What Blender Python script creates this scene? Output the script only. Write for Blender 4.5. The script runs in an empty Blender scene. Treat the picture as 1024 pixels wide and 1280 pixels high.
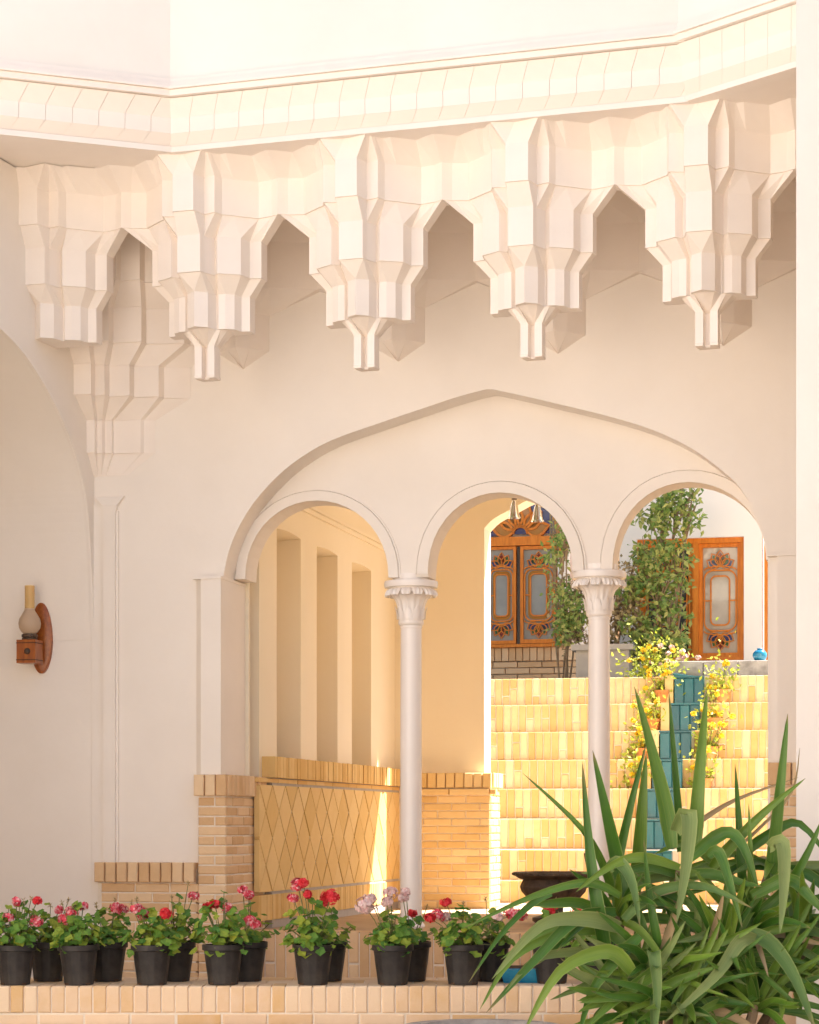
import bpy, math, random
from math import sin, cos, tan, pi, radians, atan2, sqrt, hypot
from mathutils import Vector, Matrix

random.seed(7)
sc = bpy.context.scene
col = sc.collection

# ------------------------------------------------------------------ camera
FPX, YH, EYE = 2800.0, 1030.0, 1.5          # focal length and horizon in photo pixels, eye height in metres
cam_d = bpy.data.cameras.new("camera")
cam = bpy.data.objects.new("camera", cam_d)
col.objects.link(cam)
cam.location = (0, 0, EYE)
cam.rotation_euler = (radians(90), 0, 0)
cam_d.sensor_fit = 'HORIZONTAL'
cam_d.sensor_width = 36
cam_d.lens = 36 * FPX / 1024
cam_d.shift_y = (YH - 640) / 1024
cam_d.clip_end = 300
sc.camera = cam

# ------------------------------------------------------------------ sky and sun
YAW = 13.2
_sl = (0.60, 0.46, 1.15)                      # towards the sun, in the arcade's own axes
_a = radians(-YAW)
SUN = Vector((_sl[0]*cos(_a) - _sl[1]*sin(_a), _sl[0]*sin(_a) + _sl[1]*cos(_a), _sl[2])).normalized()
world = bpy.data.worlds.new("World")
sc.world = world
world.use_nodes = True
wn = world.node_tree.nodes; wl = world.node_tree.links
sky = wn.new('ShaderNodeTexSky')
sky.sky_type = 'NISHITA'
sky.sun_disc = False
sky.sun_elevation = math.asin(SUN.z)
sky.sun_rotation = atan2(SUN.x, SUN.y)
sky.air_density = 1.0; sky.dust_density = 2.5; sky.ozone_density = 0.6
wl.new(sky.outputs[0], wn['Background'].inputs[0])
wn['Background'].inputs[1].default_value = 0.058
sd = bpy.data.lights.new("sun", 'SUN')
sd.energy = 5.0
sd.angle = radians(0.6)
sd.color = (1.0, 0.93, 0.875)
so = bpy.data.objects.new("sun", sd)
so.rotation_euler = SUN.to_track_quat('Z', 'Y').to_euler()
so.location = (0, 0, 20)
col.objects.link(so)
vs = sc.view_settings
vs.view_transform = 'Standard'; vs.look = 'None'; vs.gamma = 1.0; vs.use_curve_mapping = False
vs.exposure = 2.13
sc.cycles.use_denoising = True
sc.cycles.max_bounces = 12
sc.cycles.diffuse_bounces = 8
sc.cycles.sample_clamp_indirect = 6.0

# ------------------------------------------------------------------ frames: places in the building
class Frame:
    """A vertical plane in the building: x runs along it to the right, y into it, z up."""
    def __init__(s, ox, oy, yaw):
        s.o = Vector((ox, oy, 0)); s.a = radians(yaw)
        s.ex = Vector((cos(s.a), sin(s.a), 0)); s.ey = Vector((-sin(s.a), cos(s.a), 0))
    def mat(s):
        return Matrix.Translation(s.o) @ Matrix.Rotation(s.a, 4, 'Z')
    def w(s, u, y, z=0.0):
        return s.o + s.ex*u + s.ey*y + Vector((0, 0, z))
    def uz(s, px, py, y=0.0):                 # where on the plane at depth y a sight line meets it
        r = Vector(((px-512)/FPX, 1, (YH-py)/FPX)); c = Vector((0, 0, EYE))
        t = ((s.o-c).dot(s.ey) + y) / r.dot(s.ey)
        p = c + r*t; d = p - s.o
        return d.dot(s.ex), p.z
    def yz(s, px, py, u):                     # the same on the plane u = const
        r = Vector(((px-512)/FPX, 1, (YH-py)/FPX)); c = Vector((0, 0, EYE))
        t = ((s.o-c).dot(s.ex) + u) / r.dot(s.ex)
        p = c + r*t; d = p - s.o
        return d.dot(s.ey), p.z
    def u(s, px, y=0.0): return s.uz(px, 1000, y)[0]
    def z(s, px, py, y=0.0): return s.uz(px, py, y)[1]

F = Frame((620-512)/FPX*12.2, 12.2, -YAW)            # arcade wall
M = Frame((646-512)/FPX*11.05, 11.05, -17.5)         # front of the muqarnas
G = Frame(0, 10.5, 0)                                # flower ledge

# ------------------------------------------------------------------ materials
def new_mat(name):
    m = bpy.data.materials.new(name); m.use_nodes = True
    nt = m.node_tree
    return m, nt, nt.nodes, nt.links, nt.nodes['Principled BSDF']

def surf(name, c1, c2, scale=6.0, rough=0.8, bump=0.15, bscale=60.0, objrand=False, island=False, c3=None, spec=0.3, transl=0.0, coat=0.0, stretch=None):
    m, nt, n, l, b = new_mat(name)
    tc = n.new('ShaderNodeTexCoord')
    vec = tc.outputs['Object']
    if stretch:
        mp = n.new('ShaderNodeMapping'); mp.inputs['Scale'].default_value = stretch
        l.new(vec, mp.inputs[0]); vec = mp.outputs[0]
    if objrand:
        oi = n.new('ShaderNodeObjectInfo')
        ad = n.new('ShaderNodeVectorMath'); ad.operation = 'MULTIPLY_ADD'
        cb = n.new('ShaderNodeCombineXYZ')
        for k in range(3): l.new(oi.outputs['Random'], cb.inputs[k])
        l.new(cb.outputs[0], ad.inputs[0]); ad.inputs[1].default_value = (37, 53, 71); l.new(vec, ad.inputs[2])
        vec = ad.outputs[0]
    ns = n.new('ShaderNodeTexNoise'); ns.inputs['Scale'].default_value = scale
    ns.inputs['Detail'].default_value = 6; ns.inputs['Roughness'].default_value = 0.6
    l.new(vec, ns.inputs['Vector'])
    fac = ns.outputs['Fac']
    cr = n.new('ShaderNodeValToRGB')
    cr.color_ramp.elements[0].position = 0.3; cr.color_ramp.elements[1].position = 0.7
    cr.color_ramp.elements[0].color = (*c1, 1); cr.color_ramp.elements[1].color = (*c2, 1)
    if objrand or island:
        src = n.new('ShaderNodeObjectInfo').outputs['Random'] if objrand else n.new('ShaderNodeNewGeometry').outputs['Random Per Island']
        mx = n.new('ShaderNodeMath'); mx.operation = 'MULTIPLY_ADD'
        l.new(src, mx.inputs[0]); mx.inputs[1].default_value = 0.62
        hf = n.new('ShaderNodeMath'); hf.operation = 'MULTIPLY'; l.new(fac, hf.inputs[0]); hf.inputs[1].default_value = 0.45
        l.new(hf.outputs[0], mx.inputs[2]); fac = mx.outputs[0]
        cr.color_ramp.elements[0].position = 0.08; cr.color_ramp.elements[1].position = 0.95
        if c3:
            e = cr.color_ramp.elements.new(0.5); e.color = (*c3, 1)
    elif c3:
        e = cr.color_ramp.elements.new(0.5); e.color = (*c3, 1)
    l.new(fac, cr.inputs[0]); l.new(cr.outputs[0], b.inputs['Base Color'])
    b.inputs['Roughness'].default_value = rough
    b.inputs['Specular IOR Level'].default_value = spec
    if coat: b.inputs['Coat Weight'].default_value = coat; b.inputs['Coat Roughness'].default_value = 0.1
    if bump:
        n2 = n.new('ShaderNodeTexNoise'); n2.inputs['Scale'].default_value = bscale; n2.inputs['Detail'].default_value = 5
        l.new(vec, n2.inputs['Vector'])
        bp = n.new('ShaderNodeBump'); bp.inputs['Strength'].default_value = bump; bp.inputs['Distance'].default_value = 0.004
        l.new(n2.outputs['Fac'], bp.inputs['Height']); l.new(bp.outputs[0], b.inputs['Normal'])
    if transl:
        tr = n.new('ShaderNodeBsdfTranslucent'); l.new(cr.outputs[0], tr.inputs['Color'])
        ms = n.new('ShaderNodeMixShader'); ms.inputs[0].default_value = transl
        l.new(b.outputs[0], ms.inputs[1]); l.new(tr.outputs[0], ms.inputs[2])
        l.new(ms.outputs[0], n['Material Output'].inputs['Surface'])
    return m

PL = surf('plaster_white', (0.81, 0.745, 0.665), (0.86, 0.80, 0.725), 1.6, 0.78, 0.5, 9)
PLM = surf('plaster_muqarnas', (0.83, 0.75, 0.67), (0.87, 0.795, 0.72), 3.5, 0.6, 0.2, 14)
PLC = surf('plaster_bounce_tinted', (0.85, 0.765, 0.59), (0.88, 0.80, 0.64), 1.1, 0.75, 0.2, 22)  # passage plaster; warm light bounced off the brick is put into its colour
PLH = surf('plaster_house', (0.84, 0.80, 0.74), (0.87, 0.84, 0.78), 1.1, 0.8, 0.2, 22)
MARB = surf('column_marble', (0.85, 0.79, 0.73), (0.88, 0.83, 0.78), 4, 0.26, 0.03, 30, spec=0.5)
BRK = surf('brick_pale', (0.60, 0.37, 0.18), (0.80, 0.60, 0.38), 14, 0.85, 0.5, 90, objrand=True, c3=(0.71, 0.49, 0.28))
BRL = surf('brick_ledge', (0.64, 0.40, 0.16), (0.80, 0.63, 0.44), 12, 0.85, 0.5, 90, objrand=True, c3=(0.74, 0.55, 0.37))
BRY = surf('brick_yellow', (0.66, 0.44, 0.17), (0.83, 0.66, 0.39), 14, 0.8, 0.6, 90, objrand=True, c3=(0.75, 0.55, 0.27))
BRS = surf('brick_step', (0.58, 0.345, 0.11), (0.78, 0.62, 0.40), 14, 0.8, 0.5, 90, objrand=True, c3=(0.68, 0.46, 0.20))
BRSI = surf('brick_yellow_course', (0.64, 0.39, 0.12), (0.80, 0.58, 0.26), 14, 0.8, 0.4, 90, island=True, c3=(0.72, 0.48, 0.18))
TILEY = surf('tile_amber', (0.67, 0.44, 0.14), (0.81, 0.60, 0.28), 9, 0.55, 0.4, 60, objrand=True, c3=(0.74, 0.51, 0.20))
MORT = surf('mortar', (0.74, 0.65, 0.53), (0.82, 0.74, 0.62), 20, 0.95, 0.5, 120)
MORTG = surf('mortar_grey', (0.42, 0.38, 0.34), (0.50, 0.46, 0.41), 20, 0.95, 0.4, 120)
PAVE = surf('paving_stone', (0.19, 0.17, 0.145), (0.26, 0.235, 0.20), 2.0, 0.8, 0.3, 40)
FLOORT = surf('floor_tan', (0.40, 0.29, 0.18), (0.50, 0.37, 0.24), 3.0, 0.8, 0.3, 40)
GREY = surf('grey_stone', (0.24, 0.22, 0.20), (0.50, 0.465, 0.43), 9, 0.6, 0.3, 40)
TEAL = surf('teal_glazed_tile', (0.004, 0.075, 0.10), (0.016, 0.145, 0.175), 12, 0.18, 0.25, 40, spec=0.6, objrand=True)
BLUE = surf('blue_glaze', (0.006, 0.13, 0.28), (0.03, 0.27, 0.40), 14, 0.15, 0.15, 40, spec=0.6)
WOOD = surf('orange_wood', (0.54, 0.145, 0.010), (0.76, 0.26, 0.03), 5, 0.4, 0.25, 40, stretch=(9, 9, 1.2))
WOODD = surf('red_wood', (0.24, 0.055, 0.01), (0.40, 0.12, 0.02), 8, 0.28, 0.2, 40, spec=0.5, stretch=(6, 6, 1))
DARKW = surf('burnt_wood', (0.03, 0.015, 0.01), (0.09, 0.04, 0.02), 20, 0.5, 0.2, 60)
BRASS = surf('dark_brass', (0.05, 0.028, 0.018), (0.12, 0.07, 0.04), 30, 0.4, 0.3, 60)
IRON = surf('bronze_urn', (0.035, 0.024, 0.018), (0.12, 0.085, 0.06), 14, 0.55, 0.6, 50)
POT = surf('black_plastic', (0.013, 0.012, 0.012), (0.055, 0.046, 0.040), 9, 0.5, 0.25, 120)
SOIL = surf('soil', (0.05, 0.03, 0.02), (0.10, 0.065, 0.04), 30, 0.95, 0.8, 80)
TERRA = surf('terracotta', (0.55, 0.20, 0.06), (0.66, 0.28, 0.10), 8, 0.8, 0.3, 60)
GREYP = surf('grey_planter_paint', (0.36, 0.32, 0.28), (0.44, 0.40, 0.35), 6, 0.6, 0.1, 40)
LEAFG = surf('geranium_leaf', (0.04, 0.15, 0.03), (0.42, 0.44, 0.05), 30, 0.55, 0.3, 90, island=True, c3=(0.14, 0.28, 0.04), transl=0.3)
LEAFV = surf('vine_leaf', (0.08, 0.20, 0.04), (0.62, 0.58, 0.20), 20, 0.5, 0.1, 60, island=True, c3=(0.26, 0.36, 0.10), transl=0.45)
LEAFD = surf('dry_leaf', (0.22, 0.18, 0.07), (0.58, 0.46, 0.28), 20, 0.7, 0.1, 60, island=True, c3=(0.40, 0.31, 0.16), transl=0.3)
LEAFL = surf('lime_leaf', (0.20, 0.30, 0.03), (0.58, 0.58, 0.12), 20, 0.55, 0.1, 60, island=True, c3=(0.36, 0.40, 0.04), transl=0.3)
LEAFY = surf('yucca_leaf', (0.022, 0.085, 0.012), (0.19, 0.29, 0.035), 3, 0.30, 0.35, 60, objrand=True, c3=(0.065, 0.17, 0.02), transl=0.16, spec=0.45, stretch=(1, 1, 1))
LEAFYP = surf('yucca_leaf_dusty', (0.06, 0.15, 0.03), (0.24, 0.29, 0.10), 3, 0.5, 0.35, 60, objrand=True, c3=(0.115, 0.20, 0.05), transl=0.15, spec=0.4)
LEAFYD = surf('yucca_leaf_dry', (0.24, 0.16, 0.08), (0.42, 0.32, 0.18), 8, 0.8, 0.3, 60, objrand=True, transl=0.1)
STEM = surf('stem', (0.10, 0.13, 0.04), (0.20, 0.20, 0.08), 12, 0.7, 0.1, 60)
BARK = surf('bark', (0.16, 0.11, 0.07), (0.30, 0.22, 0.14), 14, 0.9, 0.6, 40)
RED = surf('petal_red', (0.55, 0.012, 0.02), (0.78, 0.10, 0.10), 40, 0.6, 0, 60, island=True, c3=(0.68, 0.03, 0.045), transl=0.2)
PINKW = surf('petal_pink_white', (0.60, 0.02, 0.05), (0.85, 0.62, 0.62), 40, 0.6, 0, 60, island=True, c3=(0.72, 0.10, 0.14), transl=0.2)
PALE = surf('petal_pale', (0.66, 0.36, 0.35), (0.85, 0.72, 0.68), 40, 0.6, 0, 60, island=True, c3=(0.76, 0.56, 0.53), transl=0.2)
YELL = surf('petal_yellow', (0.74, 0.42, 0.01), (0.84, 0.68, 0.08), 40, 0.6, 0, 60, island=True, c3=(0.80, 0.56, 0.02), transl=0.2)
def glassy(name, c, rough=0.12, c2=None):
    return surf(name, c, c2 or tuple(min(1, x*1.5) for x in c), 3, rough, 0.06, 14, spec=0.7)
GL_GREY = glassy('glass_grey', (0.22, 0.235, 0.225), 0.16)
GL_BLUE = glassy('glass_blue', (0.018, 0.03, 0.14))
GL_RED = glassy('glass_red', (0.16, 0.008, 0.006))
GL_AMB = glassy('glass_amber', (0.30, 0.13, 0.012))
GL_GRN = glassy('glass_green', (0.02, 0.10, 0.025))
GL_DARK = glassy('glass_dark', (0.05, 0.055, 0.06), 0.06)
def lamp_glass(name, c, rough, tr):
    m, nt, n, l, b = new_mat(name)
    b.inputs['Base Color'].default_value = (*c, 1); b.inputs['Roughness'].default_value = rough
    b.inputs['Transmission Weight'].default_value = tr; b.inputs['IOR'].default_value = 1.25
    return m
LG1 = lamp_glass('amber_chimney_glass', (0.92, 0.68, 0.32), 0.12, 0.55)
LG2 = lamp_glass('frosted_globe_glass', (0.62, 0.46, 0.32), 0.45, 0.25)
LG3 = lamp_glass('opal_glass', (0.95, 0.92, 0.85), 0.1, 0.95)

# ------------------------------------------------------------------ mesh helpers
class MB:
    def __init__(s): s.v = []; s.f = []
    def add(s, vs, fs):
        o = len(s.v); s.v += [tuple(p) for p in vs]; s.f += [tuple(i+o for i in f) for f in fs]; return s
    def box(s, x0, x1, y0, y1, z0, z1):
        return s.add([(x0,y0,z0),(x1,y0,z0),(x1,y1,z0),(x0,y1,z0),(x0,y0,z1),(x1,y0,z1),(x1,y1,z1),(x0,y1,z1)],
                     [(0,1,5,4),(1,2,6,5),(2,3,7,6),(3,0,4,7),(4,5,6,7),(3,2,1,0)])
    def quad(s, *p): return s.add(p, [tuple(range(len(p)))])
    def lathe(s, prof, c=(0,0,0), seg=24, wob=None, cap=True):
        n = len(prof); vs = []; fs = []
        for k in range(seg):
            a = 2*pi*k/seg
            for i, (r, z) in enumerate(prof):
                rr = r*(wob(a, i) if wob else 1)
                vs.append((c[0]+rr*cos(a), c[1]+rr*sin(a), c[2]+z))
        for k in range(seg):
            k2 = (k+1) % seg
            for i in range(n-1): fs.append((k*n+i, k2*n+i, k2*n+i+1, k*n+i+1))
        if cap:
            fs.append(tuple(k*n+n-1 for k in range(seg)))
            fs.append(tuple(k*n for k in reversed(range(seg))))
        return s.add(vs, fs)
    def tube(s, pts, rad, seg=6):
        pts = [Vector(p) for p in pts]; n = len(pts); vs = []; fs = []
        if not isinstance(rad, (list, tuple)): rad = [rad]*n
        for i, p in enumerate(pts):
            t = (pts[min(i+1, n-1)] - pts[max(i-1, 0)]).normalized()
            a = t.cross(Vector((0.3, 0.9, 0.31))).normalized()
            b = t.cross(a)
            for k in range(seg):
                g = 2*pi*k/seg; vs.append(p + (a*cos(g) + b*sin(g))*rad[i])
        for i in range(n-1):
            for k in range(seg): fs.append((i*seg+k, i*seg+(k+1) % seg, (i+1)*seg+(k+1) % seg, (i+1)*seg+k))
        fs.append(tuple(reversed(range(seg)))); fs.append(tuple((n-1)*seg+k for k in range(seg)))
        return s.add(vs, fs)
    def loft(s, levels, caps=(True, True), flip=()):        # list of (z, closed polygon [(x, y)...]), bottom to top
        n = len(levels[0][1]); vs = []; fs = []
        for z, poly in levels:
            for p in poly: vs.append((p[0], p[1], p[2] if len(p) > 2 else z))
        for i in range(len(levels)-1):
            for k in range(n):
                a, b = i*n+k, i*n+(k+1) % n
                c, d = b+n, a+n
                if (k < n//2-1) != (i in flip): fs += [(a, b, c), (a, c, d)]
                else: fs += [(a, b, d), (b, c, d)]
        if caps[0]: fs.append(tuple(reversed(range(n))))
        if caps[1]: fs.append(tuple((len(levels)-1)*n+k for k in range(n)))
        return s.add(vs, fs)
    def ribbon(s, pts, w, y0, y1, closed=False):     # flat bar of width w following points in x-z, from depth y0 to y1
        n = len(pts); L = []; R = []
        for i in range(n):
            p = Vector((pts[i][0], pts[i][1]))
            a = pts[(i-1) % n] if (closed or i > 0) else pts[i]
            b = pts[(i+1) % n] if (closed or i < n-1) else pts[i]
            t = Vector((b[0]-a[0], b[1]-a[1]))
            if t.length < 1e-9: t = Vector((1, 0))
            t.normalize(); nn = Vector((-t.y, t.x))
            L.append(p + nn*w/2); R.append(p - nn*w/2)
        vs = []
        for i in range(n): vs += [(L[i].x, y0, L[i].y), (R[i].x, y0, R[i].y), (R[i].x, y1, R[i].y), (L[i].x, y1, L[i].y)]
        fs = []
        for i in range(n if closed else n-1):
            j = (i+1) % n
            for k in range(4): fs.append((i*4+k, i*4+(k+1) % 4, j*4+(k+1) % 4, j*4+k))
        if not closed: fs += [(0, 1, 2, 3), ((n-1)*4+3, (n-1)*4+2, (n-1)*4+1, (n-1)*4)]
        return s.add(vs, fs)
    def plate(s, pts, y0, y1):                       # closed outline in x-z extruded from y0 to y1
        n = len(pts)
        vs = [(p[0], y0, p[1]) for p in pts] + [(p[0], y1, p[1]) for p in pts]
        fs = [tuple(range(n)), tuple(range(2*n-1, n-1, -1))] + [(k, (k+1) % n, n+(k+1) % n, n+k) for k in range(n)]
        return s.add(vs, fs)
    def mesh(s, name, mat, smooth=False, fix=True):
        me = bpy.data.meshes.new(name); me.from_pydata(s.v, [], s.f)
        if fix:
            import bmesh
            bm = bmesh.new(); bm.from_mesh(me); bmesh.ops.recalc_face_normals(bm, faces=bm.faces); bm.to_mesh(me); bm.free()
        me.materials.append(mat)
        if smooth:
            me.polygons.foreach_set('use_smooth', [True]*len(me.polygons))
            try: me.set_sharp_from_angle(angle=radians(38))
            except Exception: pass
        me.update()
        return me
    def build(s, name, mat, parent=None, smooth=False, fix=True, kind=None):
        return link(name, s.mesh(name, mat, smooth, fix), parent, kind)

def link(name, me, parent=None, kind=None):
    o = bpy.data.objects.new(name, me); col.objects.link(o)
    if parent: o.parent = parent
    if kind: o['kind'] = kind
    return o
def thing(name, label, cat, frame=None, at=(0, 0, 0), group=None):
    o = bpy.data.objects.new(name, None); col.objects.link(o)
    o.empty_display_size = 0.1
    o.matrix_world = (frame.mat() if frame else Matrix()) @ Matrix.Translation(at)
    o['label'] = label; o['category'] = cat
    if group: o['group'] = group
    return o
def tag(o, label, cat, group=None):
    o['label'] = label; o['category'] = cat
    if group: o['group'] = group
    return o

_bc = {}
def brick_mesh(w, d, h, mat, ch=0.005):              # chamfered block; front face towards -y, centred, 20-odd triangles
    k = (round(w, 3), round(d, 3), round(h, 3), mat.name)
    if k not in _bc:
        w2, h2, d2 = w/2, h/2, d/2
        vs = [(-w2+ch,-d2,-h2+ch),(w2-ch,-d2,-h2+ch),(w2-ch,-d2,h2-ch),(-w2+ch,-d2,h2-ch),
              (-w2,-d2+ch,-h2),(w2,-d2+ch,-h2),(w2,-d2+ch,h2),(-w2,-d2+ch,h2),
              (-w2,d2,-h2),(w2,d2,-h2),(w2,d2,h2),(-w2,d2,h2)]
        fs = [(0,1,2,3),(4,5,1,0),(5,6,2,1),(6,7,3,2),(7,4,0,3),(4,8,9,5),(5,9,10,6),(6,10,11,7),(7,11,8,4),(8,11,10,9)]
        _bc[k] = MB().add(vs, fs).mesh('brick', mat, fix=False)
    return _bc[k]
def brick(parent, c, w, d, h, mat, rotz=0.0, jit=0.003, name='brick'):
    o = bpy.data.objects.new(name, brick_mesh(w, d, h, mat)); col.objects.link(o); o.parent = parent
    a = rotz
    j = random.uniform(-jit, jit)
    o.location = (c[0]-sin(a)*j*-1, c[1]+cos(a)*j, c[2])
    o.rotation_euler = (random.uniform(-.006, .006), random.uniform(-.006, .006), a+random.uniform(-.008, .008))
    return o
def courses(parent, x0, x1, yf, z0, z1, bl, bh, mat, depth=0.05, jt=0.008, axis='x', side=1, name='brick', off0=0.5):
    """running-bond brick courses. axis x: front faces at y = yf (towards -y); axis y: faces at x = yf turned towards side*x, running x0..x1 in y"""
    n = max(1, round((z1-z0)/bh)); h = (z1-z0)/n
    for r in range(n):
        zc = z0+(r+.5)*h
        x = x0 - (off0*bl if r % 2 else 0)
        while x < x1-0.01:
            a, b = max(x, x0), min(x+bl, x1)
            if b-a > 0.03:
                w = b-a-jt
                if axis == 'x': brick(parent, ((a+b)/2, yf+depth/2, zc), w, depth, h-jt, mat, 0, name=name)
                else: brick(parent, (yf-side*depth/2, (a+b)/2, zc), w, depth, h-jt, mat, pi/2*side, name=name)
            x += bl
def soldiers(parent, x0, x1, yf, z0, z1, bw, mat, depth=0.1, jt=0.007, axis='x', side=1, name='brick'):
    n = max(1, round((x1-x0)/bw)); w = (x1-x0)/n
    for i in range(n):
        c = x0+(i+.5)*w
        if axis == 'x': brick(parent, (c, yf+depth/2, (z0+z1)/2), w-jt, depth, z1-z0-0.002, mat, 0, name=name)
        else: brick(parent, (yf-side*depth/2, c, (z0+z1)/2), w-jt, depth, z1-z0-0.002, mat, pi/2*side, name=name)

def arch_strip(mb, pts, ztop, y0, y1, back=True):    # wall above an opening outline running left to right
    n = len(pts)
    for i in range(n-1):
        (a, za), (b, zb) = pts[i], pts[i+1]
        mb.quad((a, y0, za), (b, y0, zb), (b, y0, ztop), (a, y0, ztop))
        if back: mb.quad((b, y1, zb), (a, y1, za), (a, y1, ztop), (b, y1, ztop))
        mb.quad((a, y0, za), (a, y1, za), (b, y1, zb), (b, y0, zb))
    return mb
def smooth_pts(pts, k=4):                             # Catmull-Rom
    out = []
    n = len(pts)
    for i in range(n-1):
        p0, p1, p2, p3 = pts[max(i-1, 0)], pts[i], pts[i+1], pts[min(i+2, n-1)]
        for j in range(k):
            t = j/k
            out.append(tuple(0.5*((2*p1[q]) + (-p0[q]+p2[q])*t + (2*p0[q]-5*p1[q]+4*p2[q]-p3[q])*t*t + (-p0[q]+3*p1[q]-3*p2[q]+p3[q])*t**3) for q in range(len(p1))))
    out.append(tuple(pts[-1]))
    return out

# ================================================================== THE SETTING
Z_LEDGE = EYE - (1233-YH)/FPX*10.5
Z_FLOOR = 0.885
g = MB(); g.quad((-60,-60,0),(60,-60,0),(60,90,0),(-60,90,0)); g.build('ground', PAVE, kind='structure')
t = MB(); t.box(-4.6, 4, -2.2, 0.36, 0.0, 0.56); o = t.build('forecourt', FLOORT, kind='structure'); o.matrix_world = F.mat()
t = MB(); t.box(-4.6, 9, 0.36, 30, 0.0, Z_FLOOR); o = t.build('arcade_floor', FLOORT, kind='structure'); o.matrix_world = F.mat()
# courtyard walls around the viewer: they catch the sun and light the shaded front
t = MB(); t.box(-7, 7, -3.4, -3.0, 0, 6.0); t.build('courtyard_wall_rear', PL, kind='structure')
t = MB(); t.box(-6.4, -6.0, -3.0, 8.0, 0, 6.4); t.build('courtyard_wall_left', PL, kind='structure')
t = MB(); t.box(5.6, 6.0, -3.0, 8.0, 0, 4.6); t.build('courtyard_wall_right', PL, kind='structure')
t = MB(); t.box(4.2, 4.6, 8.0, 13.5, 0, 7.2); t.build('sun_block_wall', PL, kind='structure')  # added wall out of view, blocks direct sun from the yucca

# ================================================================== ARCADE WALL
Z_TOP = 5.02
u_corner = F.u(118)
arcade = thing('arcade_wall', 'cream plaster wall with a wide pointed arch framing three small round arches', 'wall', F)
big = [(279,722),(285,693),(296,664),(316,630),(345,597),(376,572),(415,550),(474,529),(533,509),(572,496),(608,486.5)]
bigr = [(616,486.5),(660,496),(700,505.5),(760,520),(815,537),(864,560),(905,590),(927,612),(948,649),(960,690)]
bp = smooth_pts([F.uz(*p) for p in big], 3) + smooth_pts([F.uz(*p) for p in bigr], 3)
uL, zL = bp[0]; uR, zR = bp[-1]
m = MB()
m.box(u_corner-3.2, uL, 0, 0.2, 0.5, Z_TOP)
arch_strip(m, bp, Z_TOP, 0, 0.2)
m.box(uR, uR+1.6, 0, 0.2, 0.5, Z_TOP)
m.build('wall_face', PL, arcade)
# recessed panel with three arches
YP = 0.202
def semi(cx, hw, top, spring_l, spring_r, n=22):
    pts = []
    for i in range(n+1):
        a = pi - pi*i/n
        sp = spring_l + (spring_r-spring_l)*i/n
        e = abs(sin(a))**0.95
        pts.append((cx+hw*cos(a), sp-(sp-top)*e))
    return pts
arches = [dict(c=397, hw=89.5, top=626, l=724, r=722, rw=15), dict(c=626, hw=90.5, top=616, l=718, r=714, rw=17), dict(c=862, hw=96, top=603, l=712, r=700, rw=18)]
pan = MB()
prev = None
Zp1 = F.z(612, 478, YP)
for k, A in enumerate(arches):
    op = [F.uz(x, y, YP) for x, y in semi(A['c'], A['hw'], A['top'], A['l'], A['r'])]
    A['op'] = op
    arch_strip(pan, op, Zp1, YP, 0.40)
for k in range(2):
    a = arches[k]['op'][-1]; b = arches[k+1]['op'][0]
    pan.box(a[0], b[0], YP, 0.40, min(a[1], b[1]), Zp1)
pan.box(arches[0]['op'][0][0]-0.5, arches[0]['op'][0][0], YP, 0.40, arches[0]['op'][0][1], Zp1)
pan.box(arches[2]['op'][-1][0], arches[2]['op'][-1][0]+0.9, YP, 0.40, arches[2]['op'][-1][1], Zp1)
pan.build('arch_panel', PL, arcade)
for A in arches:
    r = MB()
    inn = A['op']; rw = A['rw']
    out = [F.uz(x, y, YP) for x, y in semi(A['c'], A['hw']+rw, A['top']-rw, A['l'], A['r'])]
    n = len(inn)
    for i in range(n-1):
        a, b, c, d = inn[i], inn[i+1], out[i+1], out[i]
        # band with a small sunk fillet at the outer edge
        def lerp(p, q, t): return (p[0]+(q[0]-p[0])*t, p[1]+(q[1]-p[1])*t)
        for (t0, t1, ya, yb) in ((0, .80, -.016, -.016), (.80, .88, -.016, -.004), (.88, 1.0, -.008, -.008)):
            p, q, s_, w = lerp(a, d, t0), lerp(b, c, t0), lerp(b, c, t1), lerp(a, d, t1)
            r.quad((p[0], YP+ya, p[1]), (q[0], YP+ya, q[1]), (s_[0], YP+yb, s_[1]), (w[0], YP+yb, w[1]))
        r.quad((a[0], YP-.016, a[1]), (a[0], YP+.01, a[1]), (b[0], YP+.01, b[1]), (b[0], YP-.016, b[1]))
        r.quad((d[0], YP-.008, d[1]), (c[0], YP-.008, c[1]), (c[0], YP+.01, c[1]), (d[0], YP+.01, d[1]))
    r.build('archivolt', PL, arcade, smooth=True)
# left pilaster under the spring of the big arch
zi, zc = F.z(280, 722), F.z(270, 968)
uP0, uP1 = F.u(246), F.u(255)
p = MB(); p.box(uP1, uL+.004, -0.055, 0.44, zc-.02, zi-.012); p.loft([(zc-.02, [(uP0,-.004),(uP1-.001,-.05),(uP1-.001,.1),(uP0,.1)]), (zi-.014, [(uP0,-.004),(uP1-.001,-.05),(uP1-.001,.1),(uP0,.1)])]); pil = p.build('pilaster', PL, arcade)
p = MB(); p.box(uP0-.006, uL+.008, -0.064, 0.42, zi-.012, zi+.004); p.build('impost', PL, pil)
# right pilaster
zr = F.z(980, 693)
uR0, uR1 = F.u(972), F.u(999)
zrb = F.z(980, 953)
p = MB(); p.box(uR0, uR1+.5, -0.035, 0.41, zrb-.02, zr-.012); pil = p.build('pilaster', PL, arcade)
p = MB(); p.box(uR0-.05, uR1+.5, -0.045, 0.42, zr-.012, zr+.004); p.build('impost', PL, pil)
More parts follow.
